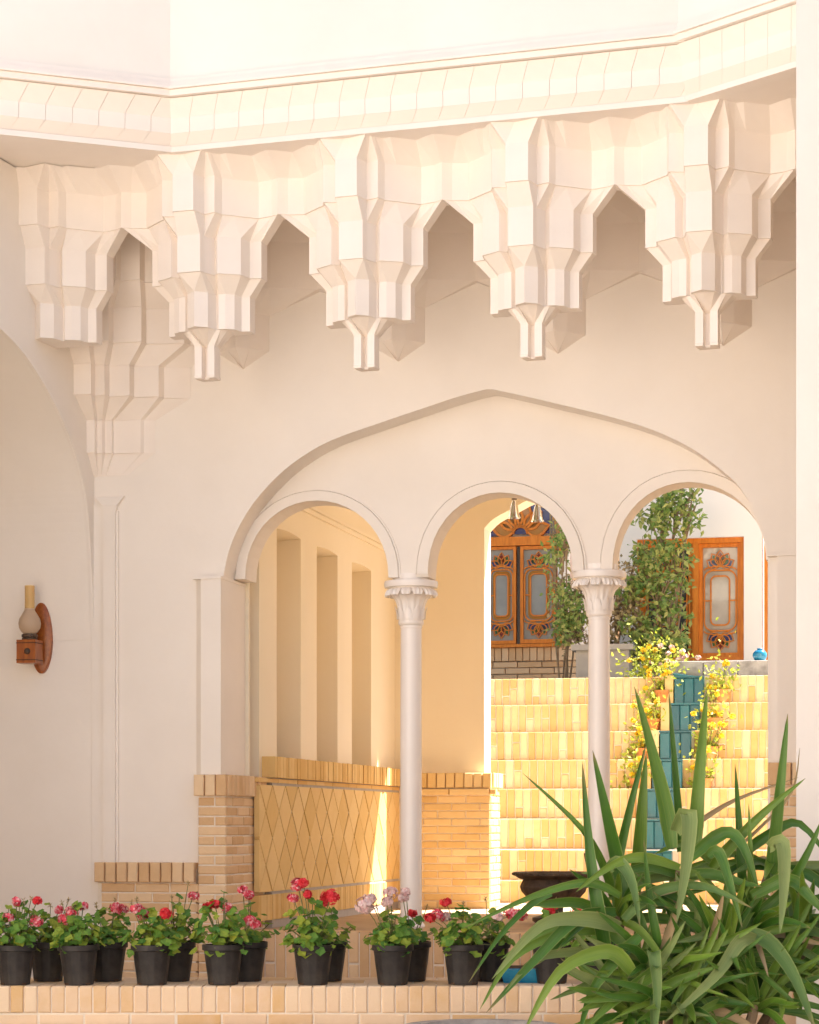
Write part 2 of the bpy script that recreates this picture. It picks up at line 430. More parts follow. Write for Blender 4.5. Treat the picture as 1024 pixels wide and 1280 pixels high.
# thin corner pilaster with a flared head
c0, c1 = F.u(131), F.u(146); zt = F.z(138, 626); zb = F.z(138, 1078)
p = MB(); p.box(c0, c1, -0.03, 0.01, zb-.3, zt-.08); p.box(c1, c1+.014, -0.014, 0.01, zb-.3, zt-.06)
p.loft([(zt-.08, [(c0,-.03),(c1,-.03),(c1,.01),(c0,.01)]), (zt-.03, [(c0-.004,-.034),(c1+.012,-.034),(c1+.012,.01),(c0-.004,.01)]), (zt+.02, [(c0-.05,-.02),(c1+.05,-.02),(c1+.05,.01),(c0-.05,.01)])])
p.build('corner_pilaster', PL, arcade)
p = MB(); p.box(F.u(116), c0-.004, -0.008, 0.01, zb-.3, zt-.02); p.build('corner_strip', PL, arcade)

# ------------------------------------------------------------------ brick pier under the pilaster
pier = thing('brick_pier', 'pale brick pier with upright capping bricks under the left plaster pilaster', 'pier', F)
zt_, zcb = F.z(270, 968, -.1), F.z(270, 995, -.1)
x0, x1 = F.u(247, -.06), F.u(283, -.06)
Zb = 0.56
t = MB(); t.box(x0+.008, x1-.006, -.054, .66, Zb, zt_-.01); t.build('core', MORT, pier)
soldiers(pier, x0-.015, x1+.012, -.095, zcb, zt_, .068, BRK, .11)
soldiers(pier, -.075, .66, x1+.022, zcb, zt_, .06, BRK, .10, axis='y', side=1)
courses(pier, x0, x1, -.06, Zb, zcb-.004, .20, .0555, BRK, .05)
courses(pier, -.05, .65, x1, Zb, zcb-.004, .21, .0555, BRK, .05, axis='y', side=1)
# low brick dado left of it
dado = thing('brick_dado', 'low pale brick dado with upright capping bricks at foot of left wall', 'brick wall', F)
dz1, dz0 = F.z(180, 1078, -.07), F.z(180, 1103, -.07)
d0, d1 = F.u(118, -.07), F.u(243, -.07)
t = MB(); t.box(d0+.01, d1, -.043, .05, Zb, dz1-.012); t.build('core', MORT, dado)
d1 = x0+.004
soldiers(dado, d0, d1-.016, -.085, dz0, dz1, .068, BRK, .10)
courses(dado, d0+.03, d1, -.05, Zb, dz0-.004, .205, .0555, BRK, .05)
# brick base of right pier
rp = thing('brick_pier', 'pale brick base of the right pilaster behind the yucca leaves', 'pier', F)
rz = F.z(980, 953, -.06)
rx0 = F.u(962, -.06)
t = MB(); t.box(rx0+.01, rx0+.6, -.05, .42, Zb, rz-.01); t.build('core', MORT, rp)
soldiers(rp, rx0-.01, rx0+.5, -.085, rz-.12, rz, .068, BRK, .1)
courses(rp, rx0, rx0+.5, -.06, Zb, rz-.124, .20, .0555, BRK, .05)

# ------------------------------------------------------------------ columns
def column(px, py_top, label):
    ya = 0.29
    u, z = F.uz(px, py_top, ya)
    c = thing('column', label, 'column', F, (u, ya, 0), 'slender columns of the arcade')
    S = 1/233.0
    def pz(dy): return z - dy*S
    m = MB(); m.lathe([(.118, pz(9)), (.149, pz(8.4)), (.152, pz(4)), (.150, pz(.4)), (.146, pz(0)), (.10, pz(0)), (.10, pz(-9))], seg=40); m.build('abacus', MARB, c, True)
    # leaf ring: overlapping fluted tips
    m = MB()
    N = 12
    for k in range(N):
        a0 = 2*pi*k/N
        rows = [(.118, 9.5, 1.0), (.138, 12, 1.0), (.149, 16, .95), (.150, 19.5, .75), (.138, 20.5, .5)]
        vs = []; fs = []
        for (r, dy, wd) in rows:
            for q in range(7):
                s_ = (q/6-.5)*2
                a = a0 + s_*pi/N*.96*wd
                rr = r - .010*s_*s_ + .0035*cos(s_*3*pi)
                vs.append((rr*cos(a), rr*sin(a), pz(dy)))
        for i in range(4):
            for q in range(6): fs.append((i*7+q, i*7+q+1, (i+1)*7+q+1, (i+1)*7+q))
        m.add(vs, fs)
    m.lathe([(.095, pz(22)), (.125, pz(14)), (.118, pz(9))], seg=24)
    m.build('leaf_ring', MARB, c, True, fix=False)
    def wob(a, i): return 1 + (.028*cos(a*16) if 2 < i < 9 else 0)
    bell = [(.068, pz(54)), (.0705, pz(53)), (.0705, pz(50)), (.070, pz(46)), (.073, pz(40)), (.076, pz(34)), (.082, pz(29)), (.092, pz(24)), (.108, pz(20)), (.12, pz(17))]
    m = MB(); m.lathe(bell, seg=96, wob=wob)
    bl = m.build('bell', MARB, c, True)
    m = MB()
    for k in range(10):                           # second row of pointed leaves round the foot of the bell
        a0 = 2*pi*(k+.5)/10
        vs = []; fs = []
        for i, (dy, wd, r) in enumerate([(50, 1, .0765), (44, 1.0, .078), (38, .7, .083), (33.5, .08, .089)]):
            for q in (-1, 0, 1):
                a = a0+q*.28*wd
                rr = r + (.004 if q == 0 else 0)
                vs.append((rr*cos(a), rr*sin(a), pz(dy)))
        for i in range(3):
            for q in range(2): fs.append((i*3+q, i*3+q+1, (i+1)*3+q+1, (i+1)*3+q))
        m.add(vs, fs)
    m.build('leaf', MARB, bl, True, fix=False)
    m = MB(); m.lathe([(.060, pz(62)), (.063, pz(60)), (.061, pz(58.5)), (.068, pz(57)), (.072, pz(55)), (.072, pz(53)), (.066, pz(51.5))], seg=40); m.build('neck_ring', MARB, c, True)
    zbs = F.z(px, 1156, ya)
    m = MB(); m.lathe([(.0615, zbs+.01), (.061, (zbs+pz(62))/2), (.0585, pz(62))], seg=48); m.build('shaft', MARB, c, True)
    m = MB(); m.lathe([(.074, .56), (.074, .62), (.064, .65), (.063, zbs-.03), (.075, zbs-.02), (.08, zbs-.008), (.075, zbs+.005), (.066, zbs+.012), (.070, zbs+.022), (.070, zbs+.032), (.062, zbs+.042)], seg=48); m.build('base', MARB, c, True)
    return c
column(514, 727, 'slender white column with leafy capital between the left and middle arches')
column(749, 715, 'slender white column with leafy capital between the middle and right arches')

# ------------------------------------------------------------------ left side wall with its arch
Lc = F.w(u_corner, 0)
L = Frame(Lc.x, Lc.y, 72)
lw = thing('side_wall', 'left plaster side wall cut by a tall shaded arch', 'wall', L)
lp = [(-30,385),(0,410),(30,442),(60,489),(85,541),(101,590),(110,640),(115,720),(117.6,800)]
pts = [L.uz(*p) for p in lp]
ux, zx = pts[0]
pts = [(2*(ux-.35)-p[0], p[1]) for p in reversed(pts)] + [(ux-.35, zx+.09)] + pts
pts = smooth_pts(pts, 6)
vt = MB()
for (a, za), (b, zb2) in zip(pts, pts[1:]): vt.quad((a, .021, za), (b, .021, zb2), (b-.268, 3.2, zb2), (a-.268, 3.2, za))
vt.build('arch_vault', PL, lw, True)
m = MB(); arch_strip(m, pts, 4.968, 0, 0.02); m.box(pts[-1][0], 0.0, 0, .02, 0, 4.968); m.box(pts[0][0]-2.0, pts[0][0], 0, .3, 0, 4.968)
m.build('wall_face', PL, lw)
m = MB(); m.box(-3.4, 0.2, 0.301, 3.4, 4.72, 4.85); m.build('iwan_ceiling', PL, lw)
m = MB(); m.box(-3.4, 0.3, 3.2, 3.4, 0, 4.72); m.box(-3.6, -3.4, 0.301, 3.4, 0, 4.72); m.build('iwan_end_wall', PL, lw)  # end wall, plus an unseen front wall added to darken the vault

# ------------------------------------------------------------------ right foreground wall
rw = thing('white_wall', 'white plaster wall edge in the right foreground behind the yucca', 'wall')
xr = (995.5-512)/FPX*9.9
xq = (998.5-512)/FPX*10.25
m = MB(); _q = [(xr, 9.9), (xr+2.2, 9.9), (xr+2.2, 10.25), (xq, 10.25)]; m.loft([(0, _q), (6.6, _q)]); m.build('wall_face', PL, rw)

# ================================================================== MUQARNAS
SP = 0.892
zT0, zT1t, zT1b, zT2t, zT2b, zT3t, zT3b, zPt, zPb = 4.972, 4.862, 4.673, 4.566, 4.374, 4.290, 4.107, 4.031, 3.866
H = SP/2
T0 = [(0,-.016),(.128,-.055),(.140,-.03),(.155,-.01),(.185,.03),(.225,.025),(.335,.11),(H-.045,.06),(H,.035)]
T1 = [(0,0),(.058,0),(.078,.095),(.147,.070),(.166,.125),(.215,.165),(.320,.255),(H-.045,.235),(H,.205)]
T2 = [(0,.075),(.064,.075),(.067,.085),(.072,.115),(.100,.190),(.130,.150),(.236,.215),(.252,.302),(.312,.315)]
T3 = [(0,.150),(.058,.195),(.074,.270),(.080,.274),(.094,.252),(.132,.258),(.172,.285),(.188,.345),(.232,.355)]
def ring(half, yb):
    r = list(half)
    full = [(-u, y) for u, y in reversed(r[1:])] + r
    ue = full[-1][0]
    return full + [(ue, yb), (-ue, yb)]
muq = thing('muqarnas', 'tiers of white plaster muqarnas with hanging pendants below the upper cornice', 'muqarnas', M)
R0, R1, R2, R3 = ring(T0, .34), ring(T1, .32), ring(T2, .40), ring(T3, .43)
def inset(r, d):
    return [(x*(1-d*1.2) if i < len(r)-2 else x*(1-d*1.2), y+(d if i < len(r)-2 else -d*.5)) for i, (x, y) in enumerate(r)]
R1n = inset(R1, .014)
m_crown = MB().loft([(zT1b, R1), (zT1t, R1), (zT0, R0)]).mesh('crown_tier', PLM)
m_mid = MB().loft([(zT2b, R2), (zT2t, R2), (zT1b, R1n)], (True, False)).mesh('middle_tier', PLM)
R2n = inset(R2, .012)
m_low = MB().loft([(zT3b, R3), (zT3t, R3), (zT2b, R2n)], (True, False), (1,)).mesh('lower_tier', PLM)
P0 = [(0,.20),(.05,.215),(.078,.262),(.10,.27),(.125,.30),(.13,.34),(.13,.36)]
P1 = [(0,.335),(.013,.335),(.017,.290),(.056,.288),(.056,.32),(.056,.34),(.05,.36)]
Rp0, Rp1 = ring(P0, .385), ring(P1, .385)
P2 = ring([(u*1.06, y-.004) for u, y in P1], .39)
m_pen = MB().loft([(zPb-.004, Rp1), (zPb+.008, P2), (zPb+.010, Rp1), (zPt, Rp1), (zT3b, Rp0)], (True, False)).mesh('pendant', PLM)
for k in range(-4, 3):
    off = (k*SP, 0, 0)
    for nm, me in (('crown_tier', m_crown), ('middle_tier', m_mid), ('lower_tier', m_low), ('pendant', m_pen)):
        if k == -3 and nm == 'pendant': continue
        if k == -4 and nm != 'crown_tier': continue
        o = link(nm, me, muq); o.location = off
# engaged corbels on the wall behind each pendant
MtoF = lambda u, y: ((M.w(u, y)-F.o).dot(F.ex), (M.w(u, y)-F.o).dot(F.ey))
axF = []
for k in range(-2, 3):
    w = M.w(k*SP, .3)
    u = (w-F.o).dot(F.ex); axF.append(u)
zq = lambda py: F.z(620, py-0*0)      # heights on the wall seen at photo row py near the middle
def zf(u, py):                        # height on the arcade wall at place u for a photo row
    p = F.w(u, 0); return EYE + (YH-py)/FPX*p.y
SPF = axF[1]-axF[0]
zt = zf(F.u(510), 451); zv0 = zf(F.u(510), 430); zv1 = zf(F.u(510), 386); zw0 = zf(F.u(510), 358); zw1 = zf(F.u(510), 300); zx0 = zf(F.u(510), 270)
hh = SPF/2
for i, u in enumerate(axF):
    cb = MB()
    def rg(h, yc, ye, ys=0.05): return [(-h, .05), (-h, ye), (-h*.45, (yc+ye)/2-.02), (0, yc), (h*.45, (yc+ye)/2-.02), (h, ye), (h, .05)]
    lv = [(zt, rg(.004, -.004, .0)), (zv0, rg(.15, -.15, -.004)), (zv1, rg(.15, -.15, -.004)), (zw0, rg(hh*1.002, -.19, -.05)), (zw1, rg(hh*1.002, -.19, -.05)), (zx0, rg(hh*1.002, -.36, -.16)), (zT0+.01, rg(hh*1.002, -.36, -.16))]
    cb.loft(lv)
    o = cb.build('wall_corbel', PLM, muq)
    o.matrix_parent_inverse = M.mat().inverted(); o.matrix_basis = F.mat() @ Matrix.Translation((u, 0, 0))
# corner squinch: four shrinking tiers at the left
tiers = [ # (px list with depth), photo rows top / bottom, row where the slope below ends
    ([(70,-.50),(112,-.44),(117,-.40),(146,-.375),(150,-.335),(176,-.315),(180,-.275),(240,-.20),(250,-.15),(330,-.002)], 250, 369),
    ([(86,-.36),(111,-.335),(115,-.29),(137,-.275),(141,-.235),(178,-.205),(182,-.165),(231,-.11),(238,-.075),(272,-.002)], 396, 439),
    ([(95,-.26),(115,-.245),(118,-.21),(132,-.205),(136,-.17),(163,-.155),(167,-.12),(199,-.095),(205,-.06),(238,-.002)], 464, 502),
    ([(109,-.10),(119,-.095),(121,-.078),(128,-.075),(131,-.055),(140,-.055),(142,-.042),(176,-.034),(180,-.02),(194,-.002)], 527, 568)]
prevlow = None
def tl(spec):
    return [(F.u(px, y), y + ((-.016 if i % 2 else .010) if 0 < i < len(spec)-1 else 0)*min(1, abs(y)*6)) for i, (px, y) in enumerate(spec)]
def resamp(poly, n=7):
    L_ = [0]
    for a, b in zip(poly, poly[1:]): L_.append(L_[-1]+hypot(b[0]-a[0], b[1]-a[1]))
    return poly if len(poly) == n else [(lambda s: next(((poly[i][0]+(poly[i+1][0]-poly[i][0])*(s-L_[i])/(L_[i+1]-L_[i]), poly[i][1]+(poly[i+1][1]-poly[i][1])*(s-L_[i])/(L_[i+1]-L_[i])) for i in range(len(poly)-1) if L_[i] <= s <= L_[i+1]+1e-9)))(L_[-1]*k/(n-1)) for k in range(n)]
def padded(poly, n=10):
    poly = list(poly)
    while len(poly) < n:
        poly.insert(len(poly)-1, tuple((poly[-2][q]+poly[-1][q])/2 for q in range(2)))
    return poly
polys = [padded(tl(s[0])) for s in tiers]
def close(poly): return poly + [(poly[-1][0], .05), (u_corner-.3, .05), (u_corner-.35, poly[0][1])]
for i, (spec, yt, yb) in enumerate(tiers):
    zt_i = zf(u_corner+.2, yt); zb_i = zf(u_corner+.2, yb)
    if i == 0: zt_i = zT0
    nxt = polys[i+1] if i < 3 else [(u_corner + (p[0]-u_corner)*.55, p[1]*.08-.001) for p in polys[3]]
    zn = zf(u_corner+.2, tiers[i+1][1]) if i < 3 else zf(u_corner+.2, 594)
    s = MB()
    s.loft([(zn+.001, close([(a, b) for a, b in nxt])), (zb_i, close([(a-.004, b+.012 if b < -.03 else b) for a, b in polys[i]])), (zb_i+.0006, close(polys[i])), (zt_i, close(polys[i]))])
    o = s.build('squinch_tier', PLM, muq)
    o.matrix_parent_inverse = M.mat().inverted(); o.matrix_basis = F.mat()

# ------------------------------------------------------------------ drum above: cornice and upper wall
uA = M.u(212, -.04); uB = M.u(862, -.04)
wa, wb = M.w(uA, 0), M.w(uB, 0)
SEG = [(Frame(wa.x, wa.y, 19.8), -2.4, 0.0, 'left'), (Frame(wa.x, wa.y, -17.5), 0.0, uB-uA, 'middle'), (Frame(wb.x, wb.y, -47.6), 0.0, 2.2, 'right')]
zc0 = 4.962
up = thing('upper_wall', 'white upper wall of the light well above the scalloped cornice', 'wall')
cor = thing('cornice', 'white cornice band of folded rectangular panels above the muqarnas', 'cornice')
prof = [(-.045, zc0+.030), (-.092, zc0+.085), (-.094, zc0+.162), (-.145, zc0+.248)]
pitch = (uB-uA)/20
def panel_mesh(p):
    w = p-.0018
    sk = [-.042, 0, 0, .042]
    vs = []; fs = []
    for (y, z), s_ in zip(prof, sk):
        vs += [(s_, y, z), (s_+w, y, z), (s_+w, .05, z), (s_, .05, z)]
    for i in range(3):
        for k in range(4): fs.append((i*4+k, i*4+(k+1) % 4, i*4+4+(k+1) % 4, i*4+4+k))
    fs += [(3, 2, 1, 0), (12, 13, 14, 15)]
    return MB().add(vs, fs).mesh('cornice_panel', PLM)
pm = panel_mesh(pitch)
for fr, a, b, nm in SEG:
    dz = {'left': .0015, 'middle': 0.0, 'right': .003}[nm]
    def put(mb, name, mat, par):
        o = mb.build(name, mat, par); o.matrix_world = fr.mat() @ Matrix.Translation((0, 0, dz)); return o
    put(MB().loft([(zc0, [(a,-.03),(b,-.03),(b,.34),(a,.34)]), (zc0+.09, [(a,-.075),(b,-.075),(b,.34),(a,.34)]), (zc0+.165, [(a,-.078),(b,-.078),(b,.34),(a,.34)]), (zc0+.26, [(a,-.125),(b,-.125),(b,.34),(a,.34)])]), 'backing', PLM, cor)
    e0 = a-(.0 if nm != 'right' else .0)
    put(MB().box(a, b, -.062, .03, zc0-.002, zc0+.026), 'lip', PLM, cor)
    cm = MB()
    cm.box(a, b, -.172, .03, zc0+.252, zc0+.282); cm.box(a, b, -.186, .03, zc0+.284, zc0+.298); cm.box(a, b, -.168, .03, zc0+.300, zc0+.318); cm.box(a, b, -.152, .03, zc0+.320, zc0+.345)
    put(cm, 'crown_moulding', PLM, cor)
    n = int(round((b-a)/pitch))
    for i in range(n+1 if nm == 'left' else n):
        x = (b-(i+1)*pitch) if nm == 'left' else a+i*pitch
        o = link('cornice_panel', pm, cor)
        o.matrix_world = fr.mat() @ Matrix.Translation((x, 0, dz))
    put(MB().box(a-.0, b+.0, -.135, .34, zc0+.347, 6.35), 'wall_face', PL, up)
# soffit: flat ceiling between the cornice and the walls
def wpt(fr, x, y): p = fr.w(x, y); return (p.x, p.y)
poly = [wpt(SEG[0][0], -2.4, 0), wpt(SEG[1][0], 0, 0.0), wpt(SEG[1][0], uB-uA, 0), wpt(SEG[2][0], 2.2, 0)]
bk = [F.w(3.6, .5), F.w(-5.0, .5)]
poly2 = poly + [(p.x, p.y) for p in bk]
s = MB(); s.loft([(zT0+.003, poly2), (zT0+.12, poly2)])
s.build('soffit', PL, muq).matrix_parent_inverse = M.mat().inverted()
rf = thing('flat_roof', 'flat roof over the arcade passage', 'roof', F)
m = MB(); m.box(-4.8, 5.2, .2, 4.3, Z_TOP+.1, Z_TOP+.3); m.build('roof_slab', PL, rf)

# ================================================================== PASSAGE BEHIND THE ARCHES
YE = 4.0
uW = F.u(311, .40)
pas = thing('passage_wall', 'cream passage wall with tall vertical recesses behind the left arch', 'wall', F)
zceil = F.yz(434, 650, uW)[1]
zvault = 4.35
zdt = F.yz(406, 952, uW+.07)[1]
recs = [(296, 324), (346, 376), (396, 422), (440, 464)]
ztops = F.yz(376, 674, uW)[1]
ys = [(F.yz(a, 800, uW)[0], F.yz(b, 800, uW)[0]) for a, b in recs]
m = MB(); y = .40
for (a, b) in ys:
    a = max(a, .42)
    if a > y: m.box(uW-.5, uW, y, a, Z_FLOOR, zceil)
    # head of the recess: small arched hood
    hp = [(a + (b-a)*i/8, ztops + .012*sin(pi*i/8)) for i in range(9)]
    for i in range(8):
        (p0, z0), (p1, z1) = hp[i], hp[i+1]
        m.quad((uW, p0, z0), (uW, p1, z1), (uW, p1, zceil), (uW, p0, zceil))
        m.quad((uW, p0, z0), (uW, p1, z1), (uW-.3, p1, ztops-.02), (uW-.3, p0, ztops-.02))
    y = b
m.box(uW-.5, uW, y, YE, Z_FLOOR, zceil)
m.box(uW-.5, uW-.28, .40, YE, Z_FLOOR, zceil)
m.box(uW-.5, uW+.0, .40, YE, zceil, zvault)
m.build('recessed_face', PLC, pas)
m = MB(); m.box(uW-.02, uW+.035, .42, YE, zceil-.06, zceil-.035); m.box(uW-.02, uW+.02, .42, YE, zceil-.09, zceil-.062); m.build('ceiling_moulding', PLC, pas)
m = MB(); m.box(uW-.6, uW+4.6, .41, YE+.3, zvault, zvault+.12); m.build('passage_ceiling', PLC, pas)
# brick dado with diamond tiles
pd = thing('tiled_dado', 'amber dado of diamond tiles and bricks along the passage wall', 'brick wall', F)
ud = uW+.05
zs0 = F.yz(406, 977, ud)[1]
ztp, zbp = F.yz(410, 985, ud)[1], F.yz(410, 1108, ud)[1]
t = MB(); t.box(uW-.02, ud-.005, .72, YE, Z_FLOOR, zdt-.01); t.build('core', MORTG, pd)
s_ = MB()
yy = .66
while yy < YE-.05:
    h = random.uniform(-.003, .003)
    s_.box(ud-.1, ud+.03+h, yy, yy+.052, zs0+.002, zdt+h*.5)
    yy += .060
s_.build('soldier_course', BRSI, pd, kind='stuff')
s_ = MB(); yy = .42
while yy < YE-.05:
    s_.box(ud-.05, ud+random.uniform(.0, .004), yy, min(yy+.2, YE), ztp+.012, zs0-.004); yy += .206
yy = .42
while yy < YE-.05:
    s_.box(ud-.05, ud+random.uniform(.0, .004), yy, yy+.052, Z_FLOOR+.05, zbp-.014); yy += .058
s_.build('border_course', BRSI, pd, kind='stuff')
NB = 13
by0 = .44; pw = (YE-.02-by0)/NB; ph = (zbp-ztp)/-2
def clip_poly(pts, z0, z1, y0, y1):
    def cl(ps, f, inter):
        out = []
        for i in range(len(ps)):
            a, b = ps[i], ps[(i+1) % len(ps)]
            fa, fb = f(a), f(b)
            if fa >= 0: out.append(a)
            if (fa >= 0) != (fb >= 0): t = fa/(fa-fb); out.append((a[0]+(b[0]-a[0])*t, a[1]+(b[1]-a[1])*t))
        return out
    for f in (lambda p: p[1]-z0, lambda p: z1-p[1], lambda p: p[0]-y0, lambda p: y1-p[0]):
        if pts: pts = cl(pts, f, None)
    return pts
for r in range(5):
    for c in range(NB+1):
        cy = by0 + (c + (.5 if r % 2 == 0 else 0))*pw
        cz = zbp + r*ph/2
        gk = .945
        pts = [(cy-pw/2*gk, cz), (cy, cz-ph/2*gk), (cy+pw/2*gk, cz), (cy, cz+ph/2*gk)]
        pts = clip_poly(pts, zbp+.004, ztp-.004, by0, YE-.02)
        if len(pts) < 3: continue
        a = sum((pts[i][0]*pts[(i+1) % len(pts)][1]-pts[(i+1) % len(pts)][0]*pts[i][1]) for i in range(len(pts)))/2
        if abs(a) < .002: continue
        n = len(pts); off = random.uniform(-.002, .002)
        q = MB(); q.add([(ud+off, p[0], p[1]) for p in pts]+[(ud-.03, p[0], p[1]) for p in pts], [tuple(range(n)), tuple(range(2*n-1, n-1, -1))]+[(k, (k+1) % n, n+(k+1) % n, n+k) for k in range(n)])
        q.build('tile', TILEY, pd)
# end wall with its wide opening to the garden
ew = thing('end_wall', 'cream end wall and bright jamb opening to the garden behind middle arch', 'wall', F)
uj = F.u(605.5, YE)
yt = .24
op = [(605.5,660),(618,648),(640,636),(665,623),(720,603),(790,590),(860,596),(930,618),(985,660)]
op = smooth_pts([F.uz(a, b, YE) for a, b in op], 3)
m = MB(); m.box(uW-.4, uj, YE, YE+yt, Z_FLOOR, 5.1); arch_strip(m, op, 5.1, YE, YE+yt); m.box(op[-1][0], op[-1][0]+1.6, YE, YE+yt, Z_FLOOR, 5.1)
m.build('wall_face', PLC, ew)
ep = thing('brick_pier', 'yellow brick base of the end wall behind the left column', 'pier', F)
ezt = F.z(570, 966, YE-.1); ezs = F.z(570, 985, YE-.1); ezp = F.z(570, 994, YE-.1)
eu1 = F.u(613, YE-.08)
t = MB(); t.box(uW, eu1-.012, YE-.07, YE+yt+.05, Z_FLOOR, ezt-.01); t.build('core', MORT, ep)
e0 = F.u(515, YE)
soldiers(ep, e0, eu1+.012, YE-.10, ezs, ezt, .068, BRY, .11)
soldiers(ep, YE-.06, YE+yt+.08, eu1+.02, ezs, ezt, .062, BRY, .1, axis='y', side=1)
courses(ep, e0, eu1+.05, YE-.11, ezp, ezs-.003, .30, .055, BRY, .06)
courses(ep, e0, eu1, YE-.08, Z_FLOOR, ezp-.004, .21, .0555, BRY, .05)
courses(ep, YE-.06, YE+yt+.06, eu1, Z_FLOOR, ezs-.004, .21, .0555, BRY, .05, axis='y', side=1)

# ------------------------------------------------------------------ plinth behind the pots
pl = thing('brick_plinth', 'pale brick plinth step behind the flower pots at the arcade foot', 'step', F)
yq = .34
q0, q1 = F.u(318, yq), F.u(990, yq)
t = MB(); t.box(q0, q1, yq+.01, yq+.12, .5, Z_FLOOR-.006); t.build('core', MORT, pl)
n = int((q1-q0)/.062)
for i in range(n):
    x = q0+(i+.5)*.062
    zt_, zb_ = Z_FLOOR+.004, .57
    if i % 4 == 1:
        zm = zb_+(zt_-zb_)*.42
        brick(pl, (x, yq+.05, (zb_+zm)/2-.003), .055, .1, zm-zb_-.007, BRK); brick(pl, (x, yq+.05, (zt_+zm)/2+.003), .055, .1, zt_-zm-.007, BRK)
    else: brick(pl, (x, yq+.05, (zt_+zb_)/2), .055, .1, zt_-zb_, BRK)

# ------------------------------------------------------------------ ledge
ld = thing('brick_ledge', 'long pale brick ledge capped with upright bricks that carries the flower pots', 'ledge', G)
w_ = .0645
n = int(5.2/w_)
t = MB(); t.box(-2.6, 2.6, .008, .62, 0, Z_LEDGE-.006); t.build('core', MORT, ld)
for i in range(n):
    x = -2.55+i*w_
    brick(ld, (x, .10, Z_LEDGE-.062), w_-.006, .20, .124, BRL, jit=.004)
courses(ld, -2.6, 2.6, .004, Z_LEDGE-.126-.058*3, Z_LEDGE-.128, .215, .058, BRL, .06)
for j in range(2):
    for i in range(22):
        brick(ld, (-2.45+i*.235+(.117 if j % 2 else 0), .31+j*.208, Z_LEDGE-.031), .229, .202, .06, BRL, jit=.0, name='paving_brick')
# grey basin rim below the ledge
bs = thing('stone_basin', 'grey curved stone basin rim below the brick ledge', 'basin', G, (.33, -.42, 0))
m = MB(); m.lathe([(.30, .0), (.30, .50), (.36, .565), (.36, .592), (.30, .592), (.27, .53), (0.01, .50)], seg=64, cap=False); m.build('bowl', GREY, bs, True)

# ================================================================== WALL LAMP
S_ = 12.75/FPX
lu, lz = F.uz(53, 798, 0)
lamp = thing('wall_lamp', 'oil style wall lamp with glass chimney on an oval red wood plate', 'lamp', F, (lu, 0, lz))
def ell(cx, cz, a, b, n=40): return [(cx+a*cos(2*pi*k/n), cz+b*sin(2*pi*k/n)) for k in range(n)]
m = MB(); m.loft([(0, [(p[0], p[1]) for p in ell(0, 0, 14.5*S_, 44.5*S_)]), (.02, [(p[0], p[1]) for p in ell(0, 0, 14.5*S_, 44.5*S_)]), (.028, [(p[0], p[1]) for p in ell(0, 0, 12*S_, 41*S_)])])
o = m.build('back_plate', WOODD, lamp, True); o.rotation_euler = (pi/2, 0, 0)
bx, bz = -5.5*S_, -(817-798)*S_
yl = -.125
bw = 12.5*S_
m = MB(); m.box(bx-bw, bx+bw, yl-.055, yl+.055, bz-14.5*S_, bz+14.5*S_); m.box(bx-.02, bx+.02, yl+.05, -.02, bz-.03, bz+.02); bo = m.build('oil_box', WOODD, lamp)
m = MB()
for dz in (-10.5, 10.5):
    m.box(bx-bw-.002, bx+bw+.002, yl-.0575, yl+.0575, bz+(dz-.5)*S_, bz+(dz+.5)*S_)
m.build('band', DARKW, bo)
for (xx, yy2, rz) in ((bx+.008, yl-.056, 0), (bx-bw-.001, yl, 1)):
    m = MB(); m.lathe([(.019, 0), (.017, .005), (.009, .011), (.002, .012)], seg=14); q = m.build('rosette', BRASS, bo, True)
    q.location = (xx, yy2, bz); q.rotation_euler = (pi/2, 0, 0) if rz == 0 else (0, -pi/2, 0)
z0 = bz+14.5*S_
m = MB(); m.lathe([(.030, z0), (.044, z0+.004), (.044, z0+.012), (.036, z0+.014), (.046, z0+.018), (.046, z0+.032), (.036, z0+.036)], (bx, yl, 0), 24); m.build('burner', BRASS, lamp, True)
z1 = z0+.034
gl = [(.030, 0), (.046, .012), (.060, .035), (.0635, .062), (.058, .088), (.044, .112), (.031, .132), (.028, .146)]
m = MB(); m.lathe([(r, z1+z) for r, z in gl], (bx, yl, 0), 32, cap=False); m.build('globe', LG2, lamp, True)
m = MB(); m.lathe([(.028, z1+.146), (.028, z1+.275), (.0265, z1+.275), (.0265, z1+.146)], (bx, yl, 0), 28, cap=False); m.build('chimney', LG1, lamp, True)

# ================================================================== GARDEN BEYOND
GY = 5.2; TR = .29; NR = 7
gz0 = F.z(650, 1100, GY); gz1 = F.z(700, 847, GY+TR*(NR-1))
RH = (gz1-gz0)/NR
gu0 = F.u(545, GY); gu1 = F.u(1010, GY)
t = MB(); t.box(gu0-2, gu1+2, YE+yt+.3, GY, Z_FLOOR-.1, Z_FLOOR+.004); o = t.build('garden_floor', FLOORT, kind='structure'); o.matrix_world = F.mat()
t = MB(); t.box(gu0-2, gu1+1.5, GY+NR*TR-.1, 14, 0, gz1-.004); o = t.build('garden_terrace', PAVE, kind='structure'); o.matrix_world = F.mat()
